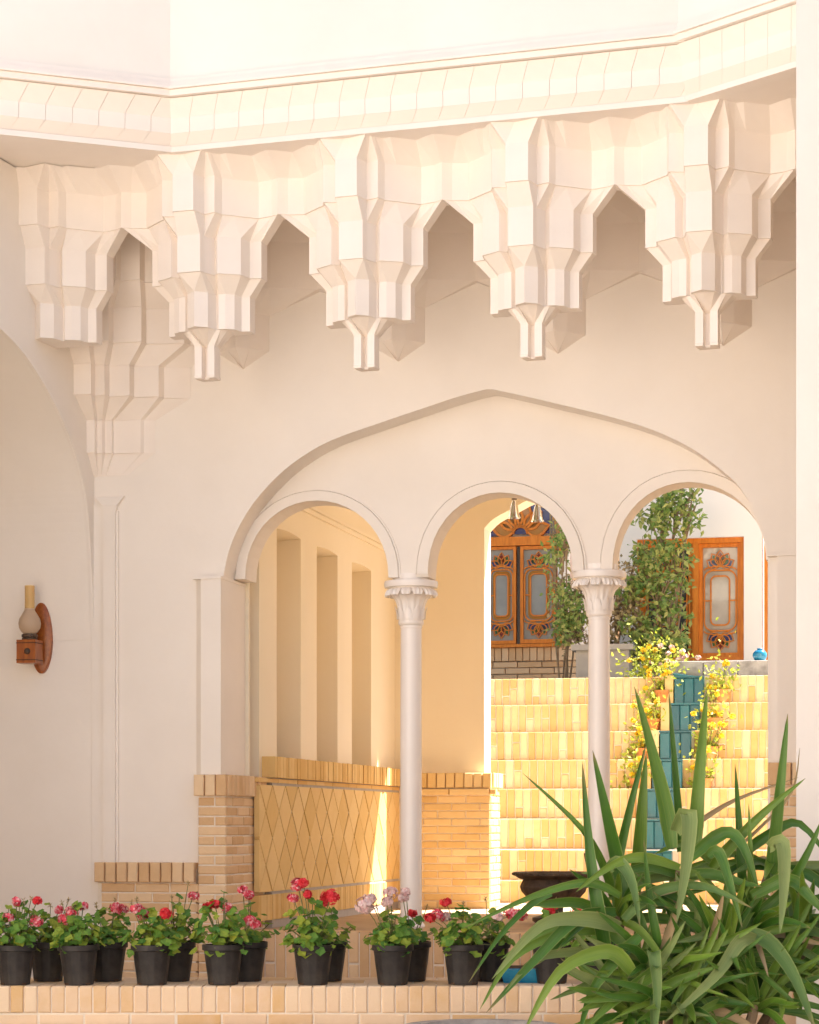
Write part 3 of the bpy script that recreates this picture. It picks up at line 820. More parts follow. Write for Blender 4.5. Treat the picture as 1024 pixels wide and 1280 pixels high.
# lowest kerb then seven brick risers, each riser a thing of its own
k0 = thing('brick_step', 'lowest brick kerb of the garden terrace behind the urn', 'step', F, group='brick steps of the garden')
t = MB(); t.box(gu0, gu1, GY-.13, GY+.3, Z_FLOOR, gz0-.003); t.build('core', MORT, k0)
soldiers(k0, gu0, gu1, GY-.14, Z_FLOOR+.01, gz0, .068, BRS, .05)
ordn = ['first', 'second', 'third', 'fourth', 'fifth', 'sixth', 'topmost']
chan = [ # cascade edges per riser, bottom to top (photo columns)
    (805, 840), (806, 842), (809, 846), (815, 853), (825, 864), (838, 875), (843, 880)]
for r in range(NR):
    y = GY+r*TR
    st = thing('brick_step', '%s yellow brick riser %s in the garden stair wall' % (ordn[r], 'from the ground' if r < 6 else 'below the flower terrace'), 'step', F, group='brick steps of the garden')
    zb_, zt_ = gz0+r*RH, gz0+(r+1)*RH
    ca, cb_ = F.u(chan[r][0], y), F.u(chan[r][1], y)
    t = MB(); t.box(gu0, gu1, y+.012, y+TR+.2, zb_-.05, zt_-.006); t.build('core', MORT, st)
    w = .0655; n = int((gu1-gu0)/w)
    for i in range(n):
        x = gu0+(i+.5)*w
        if ca-.02 < x < cb_+.02: continue
        if random.random() < .33:
            f_ = random.choice((.36, .5, .62)); zm = zb_+(zt_-zb_)*f_
            brick(st, (x, y+.03, (zb_+zm)/2), w-.009, .06, zm-zb_-.011, BRS); brick(st, (x, y+.03, (zt_+zm)/2), w-.009, .06, zt_-zm-.011, BRS)
        else: brick(st, (x, y+.03, (zt_+zb_)/2), w-.009, .06, zt_-zb_-.011, BRS)
cas = thing('water_cascade', 'stepped teal tiled water cascade between yellow flowers on the garden stairs', 'fountain', F)
for r in range(NR):
    y = GY+r*TR
    zb_, zt_ = gz0+r*RH, gz0+(r+1)*RH
    ca, cb_ = F.u(chan[r][0], y-.06), F.u(chan[r][1], y-.06)
    m = MB(); m.box(ca, cb_, y-.06, y+TR-.06, zb_-.1, zt_-.02); m.build('tread', TEAL, cas)
    for i in range(3):
        wv = (cb_-ca)/3
        brick(cas, (ca+(i+.5)*wv, y-.066, (zb_+zt_)/2-.01), wv-.004, .02, zt_-zb_-.03, TEAL, name='tile', jit=.001)
    m = MB(); m.box(ca-.005, cb_+.005, y-.085, y-.05, zt_-.024, zt_-.008); m.build('spout_lip', TEAL, cas)
    m = MB(); m.box(ca-.075, ca-.006, y-.09, y+TR-.10, zb_-.1, zt_-.004); m.build('kerb', BRY, cas)
# sloping teal head
ca, cb_ = F.u(843, GY+TR*7), F.u(880, GY+TR*7)
m = MB(); zt_ = gz1
m.loft([(0, [(ca, GY+TR*6.7, zt_), (cb_, GY+TR*6.7, zt_-.03), (cb_, GY+TR*7.6, zt_+.0), (ca, GY+TR*7.6, zt_+.02)]), (1, [(ca, GY+TR*6.7, zt_+.03), (cb_, GY+TR*6.7, zt_), (cb_, GY+TR*7.6, zt_+.02), (ca, GY+TR*7.6, zt_+.06)])]); m.build('head_slab', TEAL, cas)
# grey stone coping on the terrace at the right
yS = GY+TR*7+.1
cop = thing('stone_coping', 'grey veined stone coping on the terrace below the right window', 'coping', F)
ga, gb = F.u(836, yS), F.u(1010, yS); gzt = F.z(900, 826, yS)
nst = 4
for i in range(nst):
    brick(cop, (ga+(gb-ga)*(i+.5)/nst, yS+.2, (gzt+gz1)/2), (gb-ga)/nst-.005, .4, gzt-gz1, GREY, name='stone')
jar = thing('glazed_jar', 'small round turquoise glazed jar on the grey stone coping', 'jar', F, (F.u(950, yS+.1), yS+.1, gzt))
sj = 19.0/FPX
m = MB(); m.lathe([(.035, 0), (.052, .012), (.062, .04), (.06, .065), (.042, .088), (.022, .096), (.026, .104), (.022, .108)], seg=28); m.build('body', BLUE, jar, True)

# ------------------------------------------------------------------ houses and lattice windows
YHL, YHR = 9.3, 8.6
zsill = F.z(650, 809, YHL)
hl = thing('brick_house_wall', 'pale brick house wall around the left stained glass window', 'wall', F)
hu0, hu1 = F.u(500, YHL), F.u(800, YHL)
m = MB(); m.box(hu0, hu1, YHL+.1, YHL+.4, gz1-.1, 6.4); m.build('wall_face', PLH, hl)
soldiers(hl, F.u(600, YHL), F.u(724, YHL), YHL+.03, F.z(650, 826, YHL), zsill, .07, BRK, .08)
courses(hl, F.u(600, YHL), F.u(724, YHL), YHL+.045, gz1-.05, F.z(650, 826, YHL)-.004, .24, .066, BRK, .06)
courses(hl, F.u(768, YHL), F.u(800, YHL), YHL+.045, gz1, 5.0, .24, .07, BRK, .06)
hr = thing('house_wall', 'bright white house wall around the right wooden window', 'wall', F)
wr0, wr1 = F.u(796, YHR), F.u(930, YHR); wzb, wzt = F.z(870, 826, YHR), F.z(870, 672, YHR)
m = MB()
m.box(wr0-.16, wr0, YHR, YHR+.3, gz1-.1, 6.6); m.box(wr1, F.u(953, YHR), YHR, YHR+.3, gz1-.1, 6.6); m.box(wr0, wr1, YHR, YHR+.3, wzt, 6.6); m.box(wr0, wr1, YHR, YHR+.3, gz1-.1, wzb)
m.box(F.u(953, YHR), F.u(1040, YHR), YHR, YHR+.3, F.z(960, 600, YHR), 6.6)
m.build('wall_face', PLH, hr)

def petal(cx, cz, ang, r0, r1, w, n=8):
    pts = []
    for i in range(n+1):
        t = i/n; pts.append((r0+(r1-r0)*t, w/2*sin(pi*min(1, t**.8))))
    pts2 = pts + [(x, -y) for x, y in reversed(pts[1:-1])]
    return [(cx + x*cos(ang)-y*sin(ang), cz + x*sin(ang)+y*cos(ang)) for x, y in pts2]
def capsule(cx, cz, hw, hh_, n=6):
    c = hw*.55; pts = []
    for sx, sz, a0 in ((1, 1, 0), (-1, 1, pi/2), (-1, -1, pi), (1, -1, 3*pi/2)):
        for i in range(n+1):
            a = a0+pi/2*i/n
            pts.append((cx+sx*(hw-c)+c*cos(a), cz+sz*(hh_-c)+c*sin(a)))
    return pts
def leaf_panel(par, x0, x1, z0, z1, y, glass, centre):
    """one glazed casement: frame, glass, long octagon loop, fans of petals above and below"""
    fw = (x1-x0)*.085
    fr = MB()
    fr.box(x0, x0+fw, y-.03, y+.03, z0, z1); fr.box(x1-fw, x1, y-.03, y+.03, z0, z1)
    fr.box(x0+fw, x1-fw, y-.029, y+.03, z0, z0+fw*1.3); fr.box(x0+fw, x1-fw, y-.029, y+.03, z1-fw*1.1, z1)
    c = fr.build('casement', WOOD, par)
    MB().box(x0+fw, x1-fw, y+.008, y+.014, z0+fw, z1-fw).build('pane', glass, c)
    cx, cz = (x0+x1)/2, (z0+z1)/2; w = (x1-x0-2*fw); h = (z1-z0)
    b = MB(); bw_ = .013
    o1 = capsule(cx, cz, w*.46, h*.265); o2 = capsule(cx, cz, w*.27, h*.215)
    b.ribbon(o1, bw_, y-.02, y+.01, True); b.ribbon(o2, bw_, y-.02, y+.01, True)
    for s in (-1, 1):
        b.ribbon([(cx+s*w*.24, cz), (cx+s*w*.5, cz)], bw_*.8, y-.018, y+.01)
        zc_ = cz+s*h*.285
        for a in (-1.05, -.52, 0, .52, 1.05):
            pt = petal(cx, zc_, s*pi/2+a, .02, h*(.158-.02*abs(a)), w*.30)
            b.ribbon(pt, bw_*.62, y-.017, y+.01, True)
        arc = [(cx+w*.47*sin(q), zc_+s*(h*.035*cos(q*1.0)-.02)) for q in [-1.57+3.14*i/10 for i in range(11)]]
        b.ribbon(arc, bw_*.8, y-.018, y+.01)
    b.build('lattice', WOOD, c)
    MB().plate(capsule(cx, cz, w*.36, h*.25), y+.003, y+.006).build('amber_pane', glass if centre else GL_AMB, c)
    MB().plate(o2, y-.002, y+.002).build('centre_pane', centre or GL_GREY, c)
    for s in (-1, 1):
        zc_ = cz+s*h*.285
        for a, g_ in ((-1.05, GL_BLUE), (-.52, GL_GRN), (0, GL_RED), (.52, GL_GRN), (1.05, GL_BLUE)):
            MB().plate(petal(cx, zc_, s*pi/2+a, .035, h*(.14-.02*abs(a)), w*.22), y-.001, y+.004).build('petal_pane', g_, c)
lw_ = thing('stained_glass_window', 'orange wooden window with fan light of coloured glass behind middle arch', 'window', F)
lx0, lx1 = F.u(608, YHL), F.u(697, YHL)
lzt = F.z(650, 682, YHL); lzr = F.z(650, 671, YHL)
m = MB(); m.box(lx0-.06, lx1+.06, YHL-.02, YHL+.1, lzt, lzr); m.box(lx1, lx1+.07, YHL-.015, YHL+.1, zsill, lzt); m.box(lx0-.07, lx0, YHL-.015, YHL+.1, zsill, lzt); m.box(lx0, lx1, YHL-.015, YHL+.1, zsill-.0, zsill+.03); m.build('frame', WOOD, lw_)
lm = F.u(646.5, YHL)
leaf_panel(lw_, lx0, lm-.012, zsill+.035, lzt-.006, YHL+.03, GL_GREY, None)
leaf_panel(lw_, lm+.03, lx1-.01, zsill+.035, lzt-.006, YHL+.03, GL_GREY, None)
m = MB(); m.box(lm-.008, lm+.026, YHL+.05, YHL+.06, zsill+.03, lzt-.004); m.build('gap_glass', GL_DARK, lw_)
# fan light
fc = F.u(650, YHL); fr_ = F.u(697, YHL)-fc; fz = lzr+.03
m = MB()
m.ribbon([(fc+fr_*cos(pi*i/24), fz+fr_*1.0*sin(pi*i/24)) for i in range(25)], .035, YHL-.01, YHL+.06)
for i in range(6):
    a = pi*(i+.5)/6
    m.ribbon(petal(fc, fz, a, .07, fr_*.80, fr_*.38), .022, YHL, YHL+.05, True)
m.ribbon([(fc+.07*cos(pi*i/10), fz+.07*sin(pi*i/10)) for i in range(11)], .02, YHL, YHL+.05)
fl = m.build('fan_light', WOOD, lw_)
for i in range(6):
    a = pi*(i+.5)/6
    MB().plate(petal(fc, fz, a, .075, fr_*.79, fr_*.36), YHL+.02, YHL+.024).build('petal_pane', GL_AMB, fl)
    MB().plate([(fc+fr_*.98*cos(b), fz+fr_*.98*sin(b)) for b in (a+.26-.12, a+.26, a+.26+.12)]+[(fc+fr_*.62*cos(a+.26), fz+fr_*.62*sin(a+.26))], YHL+.028, YHL+.032).build('corner_pane', GL_BLUE, fl)
MB().plate([(fc+fr_*cos(pi*i/24), fz+fr_*sin(pi*i/24)) for i in range(25)], YHL+.04, YHL+.045).build('fan_glass', GL_BLUE, fl)
rw_ = thing('wooden_window', 'orange brown wooden window with looped lattice glass behind the right arch', 'window', F)
m = MB(); e = .034
m.box(wr0, wr0+e, YHR+.05, YHR+.2, wzb, wzt); m.box(wr1-e, wr1, YHR+.05, YHR+.2, wzb, wzt); m.box(wr0+e, wr1-e, YHR+.05, YHR+.2, wzt-e*1.4, wzt); m.box(wr0+e, wr1-e, YHR+.05, YHR+.2, wzb, wzb+e)
rm = F.u(869, YHR); m.box(rm-.028, rm+.028, YHR+.045, YHR+.2, wzb+e, wzt-e*1.4); m.build('frame', WOOD, rw_)
GL_REF = glassy('glass_painted_reflection', (0.38, 0.35, 0.30), 0.05)  # pale base colour stands in for reflections in these panes
leaf_panel(rw_, wr0+e, rm-.029, wzb+e, wzt-e*1.4, YHR+.12, GL_DARK, GL_REF)
leaf_panel(rw_, rm+.029, wr1-e, wzb+e, wzt-e*1.4, YHR+.12, GL_REF, GL_REF)
sh = thing('wooden_shutter', 'narrow orange wooden shutter beside the right pilaster', 'shutter', F)
s0, s1 = F.u(955, YHR), F.u(990, YHR)
m = MB(); m.box(s0, s0+.05, YHR+.02, YHR+.12, wzb-.0, F.z(960, 668, YHR)); m.build('stile', WOOD, sh)
m = MB(); m.box(s0+.052, s0+.12, YHR+.05, YHR+.1, wzb, F.z(960, 690, YHR)); m.box(s0+.125, s1, YHR+.03, YHR+.1, wzb, F.z(960, 700, YHR)); m.build('panel', WOOD, sh)
# white downpipe, small lanterns, slatted screen
pp = thing('downpipe', 'short white pipe standing beside the stained glass window', 'pipe', F, (F.u(705, YHL-.1), YHL-.1, 0))
m = MB(); m.lathe([(.06, F.z(705, 760, YHL)), (.06, F.z(705, 697, YHL)), (.064, F.z(705, 696, YHL)), (.064, F.z(705, 693, YHL))], seg=20); m.build('tube', PLH, pp, True)
for (px, py, lab) in ((643, 637, 'left one of two bell shaped glass lanterns hanging in the middle arch'), (672, 641, 'right one of two bell shaped glass lanterns hanging in the middle arch')):
    yl_ = 3.2
    u, z = F.uz(px, py, yl_)
    ln = thing('hanging_lantern', lab, 'lantern', F, (u, yl_, z), 'glass lanterns hanging in the passage')
    m = MB(); m.tube([(0, 0, .07), (0, 0, zvault-z)], .004, 6); m.build('rod', BRASS, ln)
    m = MB(); m.lathe([(.046, -.06), (.038, -.045), (.031, -.01), (.024, .03), (.016, .055), (.006, .072)], seg=20, cap=False); m.build('shade', LG3, ln, True)
    m = MB(); m.lathe([(.008, .065), (.02, .07), (.016, .082), (.006, .09)], seg=12); m.build('cap', BRASS, ln, True)
scn = thing('slatted_screen', 'pale slatted screen above the shrub right of the fan light', 'screen', F)
for i in range(9):
    x = F.u(688+i*2.4, YHL-.3)
    z0_, z1_ = F.z(690, 672, YHL-.3), F.z(690, 632, YHL-.3)
    brick(scn, (x, YHL-.3, (z0_+z1_)/2), .011, .012, z1_-z0_, LEAFD, name='slat')
m = MB(); m.box(F.u(686, YHL-.3), F.u(709, YHL-.3), YHL-.288, YHL-.276, z0_+.02, z0_+.04); m.build('rail', LEAFD, scn)

# ================================================================== PLANTS
def leaf_disc(mb, c, nrm, r, rnd, lobes=5, cup=.25):
    """round lobed leaf, slightly cupped"""
    nrm = nrm.normalized(); a = nrm.cross(Vector((rnd.uniform(-1, 1), rnd.uniform(-1, 1), .2))).normalized(); b = nrm.cross(a)
    N = 10; vs = [c - nrm*r*cup]
    ph_ = rnd.random()*6.28
    for k in range(N):
        g_ = 2*pi*k/N
        rr = r*(1+.12*cos(lobes*g_))*(1 if k else .45)
        vs.append(c + (a*cos(g_+ph_)+b*sin(g_+ph_))*rr + nrm*r*.12*sin(g_*3+ph_))
    mb.add(vs, [(0, k+1, (k+1) % N+1) for k in range(N)])
def leaf_blade(mb, c, d, nrm, ln_, wd):
    """pointed folded leaf"""
    d = d.normalized(); s = d.cross(nrm)
    if s.length < 1e-4: s = Vector((1, 0, 0))
    s.normalize(); n_ = s.cross(d)
    mb.add([c, c+d*ln_*.4+s*wd/2+n_*wd*.16, c+d*ln_, c+d*ln_*.4-s*wd/2+n_*wd*.16, c+d*ln_*.5], [(0, 1, 4), (1, 2, 4), (0, 4, 3), (4, 2, 3)])
def rdir(rnd, zb=0.0):
    while True:
        v = Vector((rnd.uniform(-1, 1), rnd.uniform(-1, 1), rnd.uniform(-1, 1)))
        if .1 < v.length < 1: break
    v.normalize(); v.z += zb
    return v.normalized()
def floret(mb, c, nrm, r, rnd):
    nrm = nrm.normalized(); a = nrm.cross(Vector((.3, .5, .8)) if abs(nrm.z) < .8 else Vector((1, 0, 0))).normalized(); b = nrm.cross(a)
    p0 = rnd.random()*6
    for k in range(5):
        g_ = p0+2*pi*k/5
        d = a*cos(g_)+b*sin(g_); t_ = nrm.cross(d)
        mb.add([c, c+d*r*.65+t_*r*.42+nrm*r*.2, c+d*r*1.05+nrm*r*.12, c+d*r*.65-t_*r*.42+nrm*r*.2], [(0, 1, 2, 3)])
def flower_head(par, c, r, mat, rnd, name='flower_head', n=20, fr=.0135):
    m = MB()
    for k in range(n):
        d = rdir(rnd, .25); e_ = rnd.uniform(.55, 1.2)
        floret(m, c + Vector((d.x*r, d.y*r, d.z*r*.75))*e_, d, fr*rnd.uniform(.8, 1.35), rnd)
    return m.build(name, mat, par, fix=False)
def pot_mesh(r, h):
    m = MB()
    def wob(a, i): return 1 + (.012*cos(a*14) if 1 <= i <= 4 else 0)
    m.lathe([(r*.66, 0), (r*.70, .002), (r*.74, h*.2), (r*.82, h*.5), (r*.9, h*.84), (r*.915, h*.845), (r*1.0, h*.86), (r*1.0, h*.99), (r*.975, h), (r*.93, h), (r*.92, h*.9)], seg=56, wob=wob, cap=False)
    m.lathe([(.001, h*.02), (r*.66, .0)], seg=28, cap=False)
    return m.mesh('pot', POT, True)
PM = pot_mesh(.099, .190)
PS = MB().lathe([(.092, .165), (.04, .176), (.001, .178)], seg=20, cap=False).mesh('soil', SOIL, True)
FOOT = MB().box(-.012, .012, -.004, .006, 0, .012).mesh('drain_hole', SOIL)

def geranium(px, Y, py0, label, heads, seed, spread=.104, hgt=.17, nl=135, lean=0, dry=2):
    rnd = random.Random(seed)
    X = (px-512)/FPX*Y
    p = thing('potted_geranium', label, 'potted plant', None, (X, Y, Z_LEDGE+.001), 'geraniums in black pots on the ledge')
    p.rotation_euler = (0, 0, rnd.random()*6)
    o = link('pot', PM, p); o = link('soil', PS, p)
    for k in range(4):
        q = link('drain_hole', FOOT, p); a = pi/4+k*pi/2
        q.location = (.068*sin(a), -.068*cos(a), 0); q.rotation_euler = (0, 0, a)
    p.rotation_euler = (rnd.uniform(-.02, .02), rnd.uniform(-.02, .02), 0)
    o.rotation_euler = (0, 0, rnd.random()*6)
    fol = MB(); stm = MB()
    for k in range(nl):
        a = rnd.random()*2*pi; q = sqrt(rnd.random())
        x, y = q*spread*cos(a)*(1.1+.35*sin(a*3+seed)) + lean*.5, q*spread*sin(a)
        z = .185 + hgt*(1-q*q*.7)*rnd.uniform(.06, 1.12)*(1.0+.22*sin(a*2+seed*1.7))
        if rnd.random() < .14 and q > .5: z = .175+rnd.uniform(-.03, .02)
        n_ = Vector((x*4.5, y*4.5-.35, .75)) + Vector((rnd.uniform(-.5, .5), rnd.uniform(-.5, .5), 0))
        leaf_disc(fol, Vector((x, y, z)), n_, rnd.uniform(.014, .031), rnd)
        if k % 3 == 0: stm.tube([(x*.15, y*.15, .17), (x*.6, y*.6, (z+.17)/2+.01), (x, y, z-.004)], .0022, 4)
    for (hx, hy, kind, r) in heads:
        dY = rnd.uniform(-.03, .05)
        Yh = Y+dY
        c = Vector(((hx-512)/FPX*Yh - X, dY, EYE-(hy-YH)/FPX*Yh-Z_LEDGE-.001))
        stm.tube([(c.x*.2, c.y*.2, .18), (c.x*.65, c.y*.65, (c.z+.2)/2+.02), c], [.0032, .0026, .0022], 5)
        flower_head(p, c, r/FPX*Yh*.95, {'r': RED, 'p': PINKW, 'w': PALE}[kind], rnd, n=int(12+r*2.6))
    for k in range(dry):
        c = Vector((rnd.uniform(-.1, .1), rnd.uniform(-.03, .03), .185+hgt*rnd.uniform(1.1, 1.5)))
        stm.tube([(c.x*.3, c.y, .2), c], .002, 4)
        m = MB()
        for j in range(12): leaf_blade(m, c, rdir(rnd, .2), Vector((0, 0, 1)), .022, .008)
        m.build('spent_head', LEAFD, p, fix=False)
    fol.build('foliage', LEAFG, p, fix=False); stm.build('stems', STEM, p, fix=False)
    return p
F_, B_ = 10.61, 10.86
geranium(19, F_, 0, 'geranium with pink red heads in black pot at far left of ledge', [(44,1152,'p',9),(9,1147,'p',6),(46,1126,'r',5),(20,1127,'p',5)], 1, hgt=.19)
geranium(99, F_, 0, 'geranium in front black pot with two close red white heads on left', [(91,1141,'p',9),(83,1149,'p',8),(106,1133,'p',5)], 2, hgt=.15)
geranium(190, F_, 0, 'geranium in front black pot with one big bright red head over yellowing leaves', [(172,1137,'p',9),(181,1143,'p',9),(208,1142,'r',8)], 3, hgt=.16)
geranium(279, F_, 0, 'geranium in front black pot left of the brick pier corner with scattered red heads', [(258,1134,'r',6),(283,1134,'p',7),(269,1130,'r',6),(313,1151,'p',7),(320,1156,'p',6)], 4, hgt=.19, dry=1)
geranium(391, F_, 0, 'lush geranium with tall red heads in front of the diamond tiles', [(371,1106,'p',10),(365,1123,'p',6),(412,1122,'r',12),(383,1118,'r',5),(378,1104,'r',6)], 5, spread=.115, hgt=.20, nl=150, dry=0)
geranium(491, F_, 0, 'geranium with large pale pink heads in pot before the left column', [(456,1133,'w',13),(463,1125,'w',9),(489,1116,'w',9),(484,1128,'w',7)], 6, hgt=.15, dry=1)
geranium(579, F_, 0, 'geranium with red and white heads in front pot right of left column', [(545,1145,'p',10),(537,1148,'r',6),(557,1128,'r',6),(640,1142,'p',10),(558,1146,'w',6),(622,1146,'w',6)], 7, spread=.12, hgt=.16, nl=120, dry=1)
geranium(60, B_, 0, 'geranium in back row black pot behind the far left one', [(72,1137,'p',5)], 11, hgt=.15, nl=105)
geranium(134, B_, 0, 'geranium in back row with red white head against the brick dado', [(145,1135,'p',8),(152,1137,'p',7)], 12, hgt=.15, nl=115)
geranium(219, B_, 0, 'geranium in back row with tall head before the brick pier edge', [(241,1120,'p',6)], 13, hgt=.19, nl=100)
geranium(309, B_, 0, 'geranium in back row with pink heads in front of brick pier', [(303,1112,'p',6),(311,1119,'p',6)], 14, hgt=.19, nl=60, dry=0)
geranium(409, B_, 0, 'geranium in back row hidden behind the lush red one', [(404,1128,'r',7)], 15, hgt=.16, nl=60, dry=0)
geranium(514, B_, 0, 'geranium in back row before the left column base with small red head', [(504,1122,'w',6),(516,1142,'r',5),(508,1115,'w',5)], 16, hgt=.13, nl=55, dry=1)
geranium(612, B_, 0, 'geranium in back row beside the arching yucca leaf', [(650,1144,'p',7)], 17, hgt=.15, nl=70, dry=1)
geranium(690, 10.7, 0, 'bright red geranium in dark pot behind the left yucca leaves', [(687,1140,'r',8),(694,1132,'r',6),(722,1139,'r',7),(730,1146,'r',6)], 18, hgt=.15, nl=60, dry=1)
geranium(745, 10.85, 0, 'red geranium in dark pot mostly hidden by yucca leaves', [(748,1142,'r',7)], 19, hgt=.14, nl=46, dry=1)
# blue planter between the pots and the yucca
bpx = thing('blue_planter', 'low blue glazed planter on ledge behind the yucca tips', 'planter', None, ((655-512)/FPX*10.8, 10.8, Z_LEDGE))
m = MB(); m.loft([(0, [(-.10,-.08),(.10,-.08),(.10,.08),(-.10,.08)]), (.065, [(-.12,-.1),(.12,-.1),(.12,.1),(-.12,.1)]), (.07, [(-.11,-.09),(.11,-.09),(.11,.09),(-.11,.09)])]); m.build('body', BLUE, bpx)
m = MB(); m.box(-.105, .105, -.085, .085, .068, .074); m.build('soil', SOIL, bpx)

# bronze urn on its foot
yU = 1.6
uu, uz_ = F.uz(692, 1090, yU)
urn = thing('bronze_urn', 'dark bronze footed urn with moulded rim behind the flower pots', 'urn', F, (uu, yU, 0))
R_ = .245
def uw(a, i): return 1 + (.02*cos(a*20) if 4 <= i <= 9 else 0)
m = MB(); m.lathe([(.10, Z_FLOOR), (.13, Z_FLOOR+.02), (.13, Z_FLOOR+.04), (.06, Z_FLOOR+.06), (.06, uz_-.20), (.10, uz_-.19), (.16, uz_-.16), (.195, uz_-.12), (.205, uz_-.09), (.19, uz_-.055), (.185, uz_-.045), (.215, uz_-.038), (.235, uz_-.025), (.25, uz_-.02), (.252, uz_-.004), (.245, uz_), (.22, uz_), (.20, uz_-.04)], seg=72, wob=uw, cap=False); m.build('bowl', IRON, urn, True)
m = MB()
for k in range(40):
    a = 2*pi*k/40; m.lathe([(.002, -.009), (.009, -.004), (.009, .004), (.002, .009)], (.247*cos(a), .247*sin(a), uz_-.012), 6)
m.build('rim_beads', IRON, urn, True)
m = MB()
for s in (1,):
    m.tube([(.20*s, 0, uz_-.09), (.25*s, 0, uz_-.03), (.262*s, 0, uz_+.06), (.235*s, 0, uz_+.13), (.20*s, 0, uz_+.11), (.215*s, 0, uz_+.04), (.22*s, 0, uz_)], .014, 8)
m.build('handle', IRON, urn, True)
m = MB(); m.lathe([(.205, uz_-.035), (.001, uz_-.02)], seg=24, cap=False); m.build('soil', SOIL, urn)

# ------------------------------------------------------------------ climbing shrub and planter on the terrace
def shrub(name, label, blobs, leafmat, n, size, seed, Yl, trunk=None, grp=None, zb=.2):
    rnd = random.Random(seed)
    cx = sum(b[0] for b in blobs)/len(blobs)
    base = F.u(cx, Yl)
    s = thing(name, label, 'shrub', F, (base, Yl, gz1), grp)
    m = MB()
    tot = sum(b[2]*b[3] for b in blobs)
    for (px, py, rx, ry) in blobs:
        u, z = F.uz(px, py, Yl); k_ = (Yl+12.0)/FPX
        cnt = int(n*rx*ry/tot)
        for i in range(cnt):
            # clumps: leaves gather round a few twig ends
            if i % 14 == 0:
                d = rdir(rnd); q = rnd.random()**.4
                cc = Vector((u-base+d.x*rx*k_*q, d.y*.22*q, z-gz1+d.z*ry*k_*q))
            c = cc + Vector((rnd.gauss(0, .042), rnd.gauss(0, .035), rnd.gauss(0, .034)))
            leaf_blade(m, c, rdir(rnd, -.1), rdir(rnd, .9)+Vector((0, -.5, 0)), size*rnd.uniform(.7, 1.3), size*rnd.uniform(.45, .7))
    m.build('foliage', leafmat, s, fix=False)
    b = MB()
    for (px, py, rx, ry) in blobs:
        u, z = F.uz(px, py, Yl)
        x0_ = rnd.uniform(-.05, .05)
        pts = [(x0_, 0, 0), (x0_*2+(u-base)*.3, .03, (z-gz1)*.4), ((u-base)*.8, 0, (z-gz1)*.8), (u-base, -.02, z-gz1+.1)]
        b.tube(pts, [.010, .008, .006, .003], 5)
        for j in range(4):
            d = rdir(rnd, .3); e_ = Vector(pts[3])+Vector((d.x*rx, 0, d.z*ry))*((Yl+12)/FPX)*.8
            b.tube([pts[2], (Vector(pts[2])+e_)/2+Vector((0, 0, .03)), e_], [.012, .008, .003], 5)
    b.build('branches', BARK, s, fix=False)
    return s
YV = GY+TR*7+.75
shrub('climbing_shrub', 'tall green leafy climbing shrub before the right wooden window', [(845,628,30,22),(826,652,30,20),(862,640,16,20),(838,690,30,18),(808,700,18,22),(822,735,34,16),(850,722,14,18),(838,765,32,16),(800,780,22,18),(826,806,40,16),(850,800,18,16),(790,735,14,18),(792,812,18,14)], LEAFV, 2700, .066, 3, YV)
shrub('climbing_shrub', 'straggly half dry shrub with pale blooms behind the right column', [(712,745,24,30),(716,790,24,26),(738,735,20,30),(775,770,28,40),(790,740,20,40),(760,800,26,22)], LEAFD, 2000, .05, 4, YV+.15)
shrub('climbing_shrub', 'green sprigs around the white pipe beside the stained glass window', [(703,680,16,16),(690,702,14,10),(708,660,10,12),(705,752,16,22),(712,790,20,18),(722,770,16,20)], LEAFV, 1100, .055, 5, YV-.1)
pg = thing('grey_planter', 'square grey planter box with rim behind the right column', 'planter', F, (F.u(757, YV-.1), YV-.1, gz1))
k_ = 19.6/FPX
zpt = F.z(757, 806, YV-.25)-gz1
m = MB(); m.box(-.235, .235, -.2, .2, 0, zpt-.05); b = m.build('box', GREYP, pg)
m = MB(); m.box(-.275, .275, -.235, .235, zpt-.05, zpt); m.build('rim', GREYP, pg)
m = MB(); m.box(-.19, .19, -.208, -.201, .03, zpt-.09); m.build('front_panel', GREYP, b)
# pink and yellow flowers at the terrace edge and down the cascade
TPOT = MB().lathe([(.045, 0), (.05, .004), (.066, .085), (.074, .086), (.076, .108), (.068, .108), (.06, .09)], seg=20, cap=False).mesh('pot', TERRA, True)
def yellow_plant(px, py, Yl, label, seed, w, h, npot=True, n=110, heads=7, pink=0, cat='potted plant'):
    rnd = random.Random(seed)
    u, z = F.uz(px, py, Yl)
    p = thing('flowering_plant', label, cat, F, (u, Yl, z), 'yellow flowering plants along the cascade')
    if npot: link('pot', TPOT, p)
    zb = .10 if npot else 0
    k_ = (Yl+12)/FPX
    fol = MB()
    for i in range(n):
        x = rnd.gauss(0, w*k_*.42); zz = zb + abs(rnd.gauss(0, 1))*h*k_*.5 - .02
        if rnd.random() < .25: zz = zb - rnd.random()*.09; x = -abs(x)-.03
        leaf_blade(fol, Vector((x, rnd.gauss(0, .04), zz)), rdir(rnd, .2), rdir(rnd, .8)+Vector((0, -.4, 0)), .045*rnd.uniform(.7, 1.3), .026)
    fol.build('foliage', LEAFL, p, fix=False)
    st = MB()
    for i in range(heads+pink):
        c = Vector((rnd.gauss(0, w*k_*.4), rnd.uniform(-.06, .02), zb+abs(rnd.gauss(.3, .6))*h*k_*.6+.02))
        st.tube([(0, 0, zb-.02), c*.6+Vector((0, 0, .02)), c], .003, 4)
        flower_head(p, c, .020, YELL if i < heads else PALE, rnd, n=16, fr=.014)
    st.build('stems', STEM, p, fix=False)
    return p
yellow_plant(815, 838, GY+TR*7-.1, 'yellow and pink flowering plant on the terrace left of the cascade head', 31, 46, 40, False, 380, 9, 6)
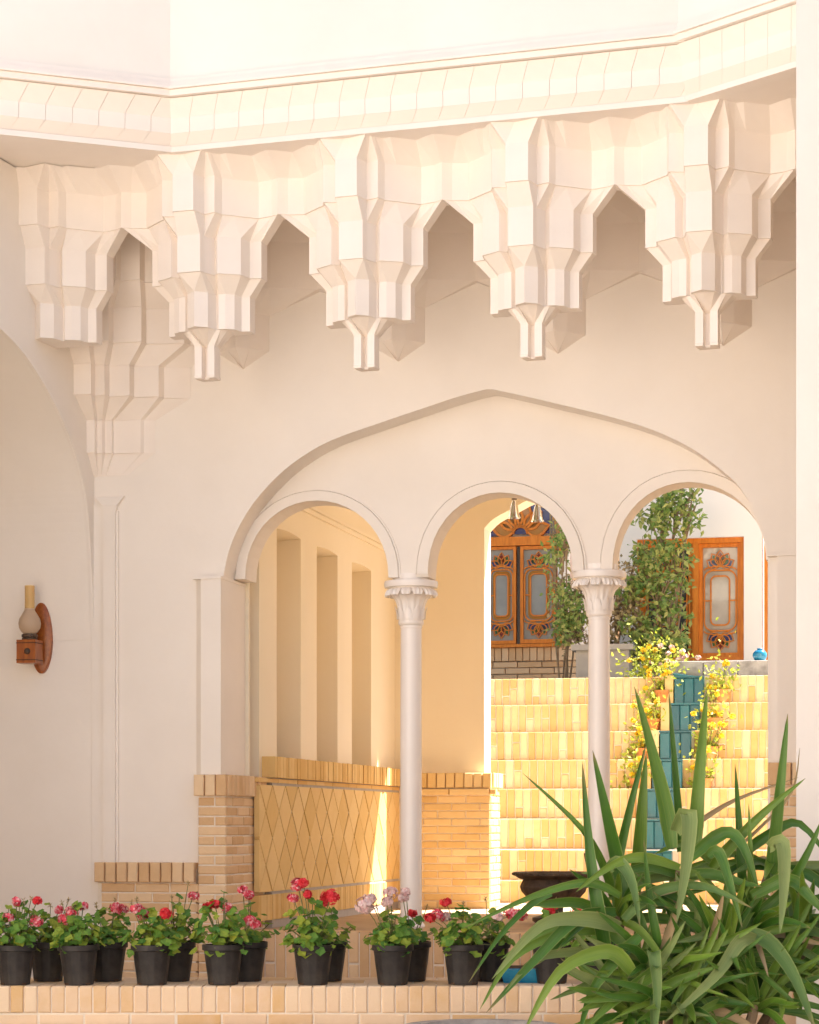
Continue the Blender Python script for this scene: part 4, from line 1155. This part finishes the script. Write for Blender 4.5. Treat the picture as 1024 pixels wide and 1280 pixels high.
yellow_plant(852, 828, GY+TR*7+.3, 'pale pink flowering plant below the right wooden window', 32, 24, 18, False, 60, 0, 8)
lab = ['topmost', 'second from top', 'third from top', 'lowest']
for i, (px, py, r) in enumerate(((829, 879, 6), (815, 915, 5), (805, 952, 4), (797, 990, 3))):
    yellow_plant(px, py, GY+TR*r-.05, 'yellow flowering plant %s of those left of the teal cascade' % lab[i], 40+i, 26, 40, True, 170, 6)
for i, (px, py, r) in enumerate(((902, 878, 6), (893, 914, 5), (886, 950, 4), (880, 990, 3))):
    yellow_plant(px, py, GY+TR*r-.05, 'yellow flowering plant %s of those right of the teal cascade' % lab[i], 50+i, 26, 46, True, 160, 7)

# ------------------------------------------------------------------ yucca in the foreground
yk = thing('yucca', 'large green yucca with long strap leaves filling the lower right foreground', 'plant', None, (1.02, 9.1, 0))
def YP3(px, py, Y): return Vector(((px-512)/FPX*Y, Y, EYE-(py-YH)/FPX*Y)) - Vector((1.02, 9.1, 0))
leafcount = [0]; mass = {'v': [], 'f': [], 'uv': []}
def strap(pts, width, mat, rnd, fold=.42, nseg=12, twist=0.0):
    P = smooth_pts([tuple(p) for p in pts], max(2, nseg//(len(pts)-1)))
    P = [Vector(p) for p in P]; n = len(P)
    vs = []; fs = []
    for i, p in enumerate(P):
        t = i/(n-1)
        d = (P[min(i+1, n-1)]-P[max(i-1, 0)]).normalized()
        view = Vector((0, -1, .25))
        s = d.cross(view)
        if s.length < .05: s = Vector((1, 0, 0))
        s.normalize(); nn = s.cross(d)
        ca_, sa_ = cos(twist*(t-.3)), sin(twist*(t-.3))
        s, nn = s*ca_+nn*sa_, nn*ca_-s*sa_
        w = width*(.62+.38*min(1, t*4))*(1-t**2.0)**.85 if t < 1 else .0
        w = max(w, .0012)
        vs += [p+s*w/2+nn*w*fold*.5, p+s*w*.26+nn*w*fold*.06, p-nn*w*fold*.14, p-s*w*.26+nn*w*fold*.06, p-s*w/2+nn*w*fold*.5]
    for i in range(n-1):
        for k in range(4): fs.append((i*5+k, i*5+k+1, i*5+6+k, i*5+5+k))
    if leafcount[0] >= 300:                       # past three hundred leaves the rest grow as one mass
        b0 = len(mass['v']); mass['v'] += [tuple(v) for v in vs]; mass['f'] += [tuple(q+b0 for q in f) for f in fs]
        mass['uv'] += [((j % 5)/4, (j//5)/(n-1)) for j in range(len(vs))]
        return None
    leafcount[0] += 1
    o = MB().add(vs, fs).build('leaf', mat, yk, True, fix=False)
    uv = o.data.uv_layers.new(name='UVMap')
    for li, lp_ in enumerate(o.data.loops):
        i, k = divmod(lp_.vertex_index, 5)
        uv.data[li].uv = (k/4, i/(n-1))
    return o
for mm in (LEAFY, LEAFYP, LEAFYD):      # fine streaks run along the blade
    nt = mm.node_tree
    tc = next(x for x in nt.nodes if x.type == 'TEX_COORD')
    mp = nt.nodes.new('ShaderNodeMapping'); mp.inputs['Scale'].default_value = (9.0, .8, 1.0)
    nt.links.new(tc.outputs['UV'], mp.inputs[0])
    ad = next(x for x in nt.nodes if x.type == 'VECT_MATH')
    for lk in list(nt.links):
        if lk.to_socket == ad.inputs[2]: nt.links.remove(lk)
    nt.links.new(mp.outputs[0], ad.inputs[2])
    hm = [x for x in nt.nodes if x.type == 'MATH' and x.operation == 'MULTIPLY'][0]; hm.inputs[1].default_value = .75
    ma = [x for x in nt.nodes if x.type == 'MATH' and x.operation == 'MULTIPLY_ADD'][0]; ma.inputs[1].default_value = .5
    for x in nt.nodes:
        if x.type == 'TEX_NOISE' and x.inputs['Scale'].default_value > 20: x.inputs['Scale'].default_value = 6.0
for mm in (LEAFY, LEAFYP):               # pale margins and dry brown tips
    nt = mm.node_tree; N_ = nt.nodes; K = nt.links
    bs_ = N_['Principled BSDF']; src = bs_.inputs['Base Color'].links[0].from_socket
    tc = next(x for x in N_ if x.type == 'TEX_COORD'); sx = N_.new('ShaderNodeSeparateXYZ'); K.new(tc.outputs['UV'], sx.inputs[0])
    oi = N_.new('ShaderNodeObjectInfo')
    th = N_.new('ShaderNodeMath'); th.operation = 'MULTIPLY_ADD'; K.new(oi.outputs['Random'], th.inputs[0]); th.inputs[1].default_value = .16; th.inputs[2].default_value = .84
    mr = N_.new('ShaderNodeMapRange'); K.new(sx.outputs['Y'], mr.inputs[0]); K.new(th.outputs[0], mr.inputs[1]); mr.inputs[2].default_value = 1.02
    m1 = N_.new('ShaderNodeMix'); m1.data_type = 'RGBA'; K.new(mr.outputs[0], m1.inputs[0]); K.new(src, m1.inputs[6]); m1.inputs[7].default_value = (.30, .19, .08, 1)
    ab = N_.new('ShaderNodeMath'); ab.operation = 'SUBTRACT'; K.new(sx.outputs['X'], ab.inputs[0]); ab.inputs[1].default_value = .5
    a2 = N_.new('ShaderNodeMath'); a2.operation = 'ABSOLUTE'; K.new(ab.outputs[0], a2.inputs[0])
    m2r = N_.new('ShaderNodeMapRange'); K.new(a2.outputs[0], m2r.inputs[0]); m2r.inputs[1].default_value = .42; m2r.inputs[2].default_value = .5; m2r.inputs[4].default_value = .65
    m2 = N_.new('ShaderNodeMix'); m2.data_type = 'RGBA'; K.new(m2r.outputs[0], m2.inputs[0]); K.new(m1.outputs[2], m2.inputs[6]); m2.inputs[7].default_value = (.34, .38, .12, 1)
    for lk in list(src.links):
        if lk.to_node != m1: K.new(m2.outputs[2], lk.to_socket)
W = 9.1/FPX
ry = random.Random(21)
traced = [ # base, (mid,) tip in the photo, width in pixels, depth, material
 ([(840,1060),(832,1010),(815,940),(793,858)], 23, 9.0, 0), ([(850,1065),(848,1017),(842,940),(836,862)], 12, 9.15, 0), ([(868,1070),(871,1015),(877,940),(884,862)], 21, 9.0, 0),
 ([(962,1110),(968,1053),(977,970),(985,892)], 19, 9.05, 0), ([(765,1120),(758,1092),(728,1037),(653,966)], 13, 8.95, 0), ([(780,1120),(771,1075),(757,1010),(741,938)], 21, 9.0, 0),
 ([(765,1120),(773,1075),(790,1000),(808,930)], 15, 9.1, 0), ([(795,1115),(799,1065),(803,1000),(808,942)], 21, 9.2, 0), ([(762,1215),(748,1140),(737,1060),(728,952)], 20, 8.9, 0),
 ([(890,1085),(910,1062),(954,1017),(1007,973)], 17, 9.0, 0), ([(930,1130),(927,1090),(923,1020),(919,955)], 14, 9.1, 0), ([(938,1180),(938,1130),(938,1070),(936,1005)], 12, 8.95, 0),
 ([(826,1200),(818,1157),(810,1105),(805,1050)], 13, 8.9, 0), ([(775,1120),(735,1104),(668,1120),(580,1160)], 13, 8.85, 0), ([(775,1160),(735,1150),(676,1158),(615,1224)], 26, 8.8, 1),
 ([(770,1140),(720,1150),(665,1205),(608,1266)], 18, 8.85, 0), ([(690,1118),(665,1130),(625,1170),(586,1228)], 10, 8.9, 0), ([(762,1085),(775,1080),(790,1105),(800,1158)], 22, 8.85, 1),
 ([(845,1040),(861,1018),(858,1080),(846,1154)], 27, 8.85, 1), ([(885,1070),(898,1066),(912,1105),(928,1160)], 17, 8.85, 0), ([(962,1060),(978,1055),(980,1110),(975,1168)], 23, 8.8, 1),
 ([(945,1175),(925,1178),(893,1222),(831,1278)], 23, 8.75, 1), ([(935,1165),(965,1182),(995,1225),(1020,1290)], 25, 8.75, 1), ([(815,1190),(818,1196),(822,1240),(819,1300)], 20, 8.7, 1),
 ([(840,1200),(810,1222),(770,1250),(732,1285)], 20, 8.75, 0), ([(925,1160),(975,1120),(1005,1075),(1030,1020)], 17, 8.9, 0), ([(920,1075),(960,1045),(1000,1030),(1045,1085)], 16, 9.1, 0),
 ([(760,1165),(700,1168),(640,1200),(600,1262)], 14, 8.95, 0), ([(780,1150),(820,1115),(880,1108),(940,1135)], 18, 8.85, 1), ([(850,1085),(800,1072),(760,1085),(720,1115)], 15, 8.9, 0),
 ([(905,1090),(870,1060),(850,1055),(818,1068)], 16, 9.1, 0), ([(940,1120),(985,1100),(1015,1125),(1050,1160)], 20, 8.85, 0), ([(835,1050),(870,1030),(920,1000),(998,972)], 9, 9.2, 2),
 ([(905,1075),(950,1035),(990,990),(1000,935)], 5, 9.2, 2), ([(860,1075),(905,1042),(930,1060),(950,1120)], 20, 8.95, 0), ([(790,1215),(760,1190),(700,1215),(655,1290)], 22, 8.75, 0),
 ([(800,1170),(770,1200),(740,1240),(722,1300)], 18, 8.8, 0), ([(760,1190),(722,1190),(668,1200),(632,1240)], 16, 8.9, 1)]
mats_ = [LEAFY, LEAFYP, LEAFYD]
for pts, w, Y, mt in traced:
    n = len(pts)
    P = [YP3(a, b, Y + (.10*(1-2*i/(n-1)) if mt != 0 else .08-.12*i/(n-1)) + ry.uniform(-.03, .03)) for i, (a, b) in enumerate(pts)]
    strap(P, w*W*(.95 if mt != 1 else .86), mats_[mt], ry, twist=ry.uniform(-.5, .5))
ros = [(772,1150,9.1), (850,1095,9.2), (935,1175,9.05), (968,1085,9.25), (820,1225,8.95), (880,1240,9.0), (985,1235,9.0), (790,1272,8.9), (850,1268,8.85), (945,1262,8.9), (905,1200,8.95), (1005,1180,9.1)]
stems = MB()
for (px, py, Y) in ros:
    c = YP3(px, py, Y)
    stems.tube([(c.x*.4, c.y*.4+.05, .35), (c.x*.8, c.y, max(.5, c.z-.25)), c+Vector((0, 0, .03))], [.032, .024, .02], 8)
    for k in range(40):
        a = 2.4*k + ry.random()*.6
        el = ry.uniform(-.35, 1.3)
        ln_ = ry.uniform(.30, .54)
        d = Vector((cos(a)*cos(el), sin(a)*cos(el)*.8, sin(el)))
        dr = ry.uniform(.0, .09)*(1.2-el*.7)
        P = [c, c+d*ln_*.4+Vector((0, 0, .02)), c+d*ln_*.75-Vector((0, 0, dr*.35)), c+d*ln_-Vector((0, 0, dr))]
        if P[3].z+0 > EYE-(1085-YH)/FPX*9.1: continue
        strap(P, ry.uniform(.026, .052), mats_[0 if ry.random() < .78 else (1 if ry.random() < .8 else 2)], ry, nseg=9, twist=ry.uniform(-.8, .8))
LEAFYI = LEAFY.copy(); LEAFYI.name = 'yucca_leaf_mass'
_nt = LEAFYI.node_tree; _ng = _nt.nodes.new('ShaderNodeNewGeometry')
for lk in list(_nt.links):
    if lk.from_node.type == 'OBJECT_INFO': _nt.links.new(_ng.outputs['Random Per Island'], lk.to_socket)
_m = MB(); _m.v, _m.f = mass['v'], mass['f']
_o = _m.build('leaf_mass', LEAFYI, yk, True, fix=False, kind='stuff')
_uv = _o.data.uv_layers.new(name='UVMap')
for li, lp_ in enumerate(_o.data.loops): _uv.data[li].uv = mass['uv'][lp_.vertex_index]
stems.build('stems', BARK, yk, True, fix=False)
tub = MB(); tub.lathe([(.30, -.0), (.36, .05), (.40, .38), (.43, .39), (.43, .44), (.39, .44), (.37, .38), (.001, .37)], seg=40, cap=False); tub.build('tub', TERRA, yk, True)
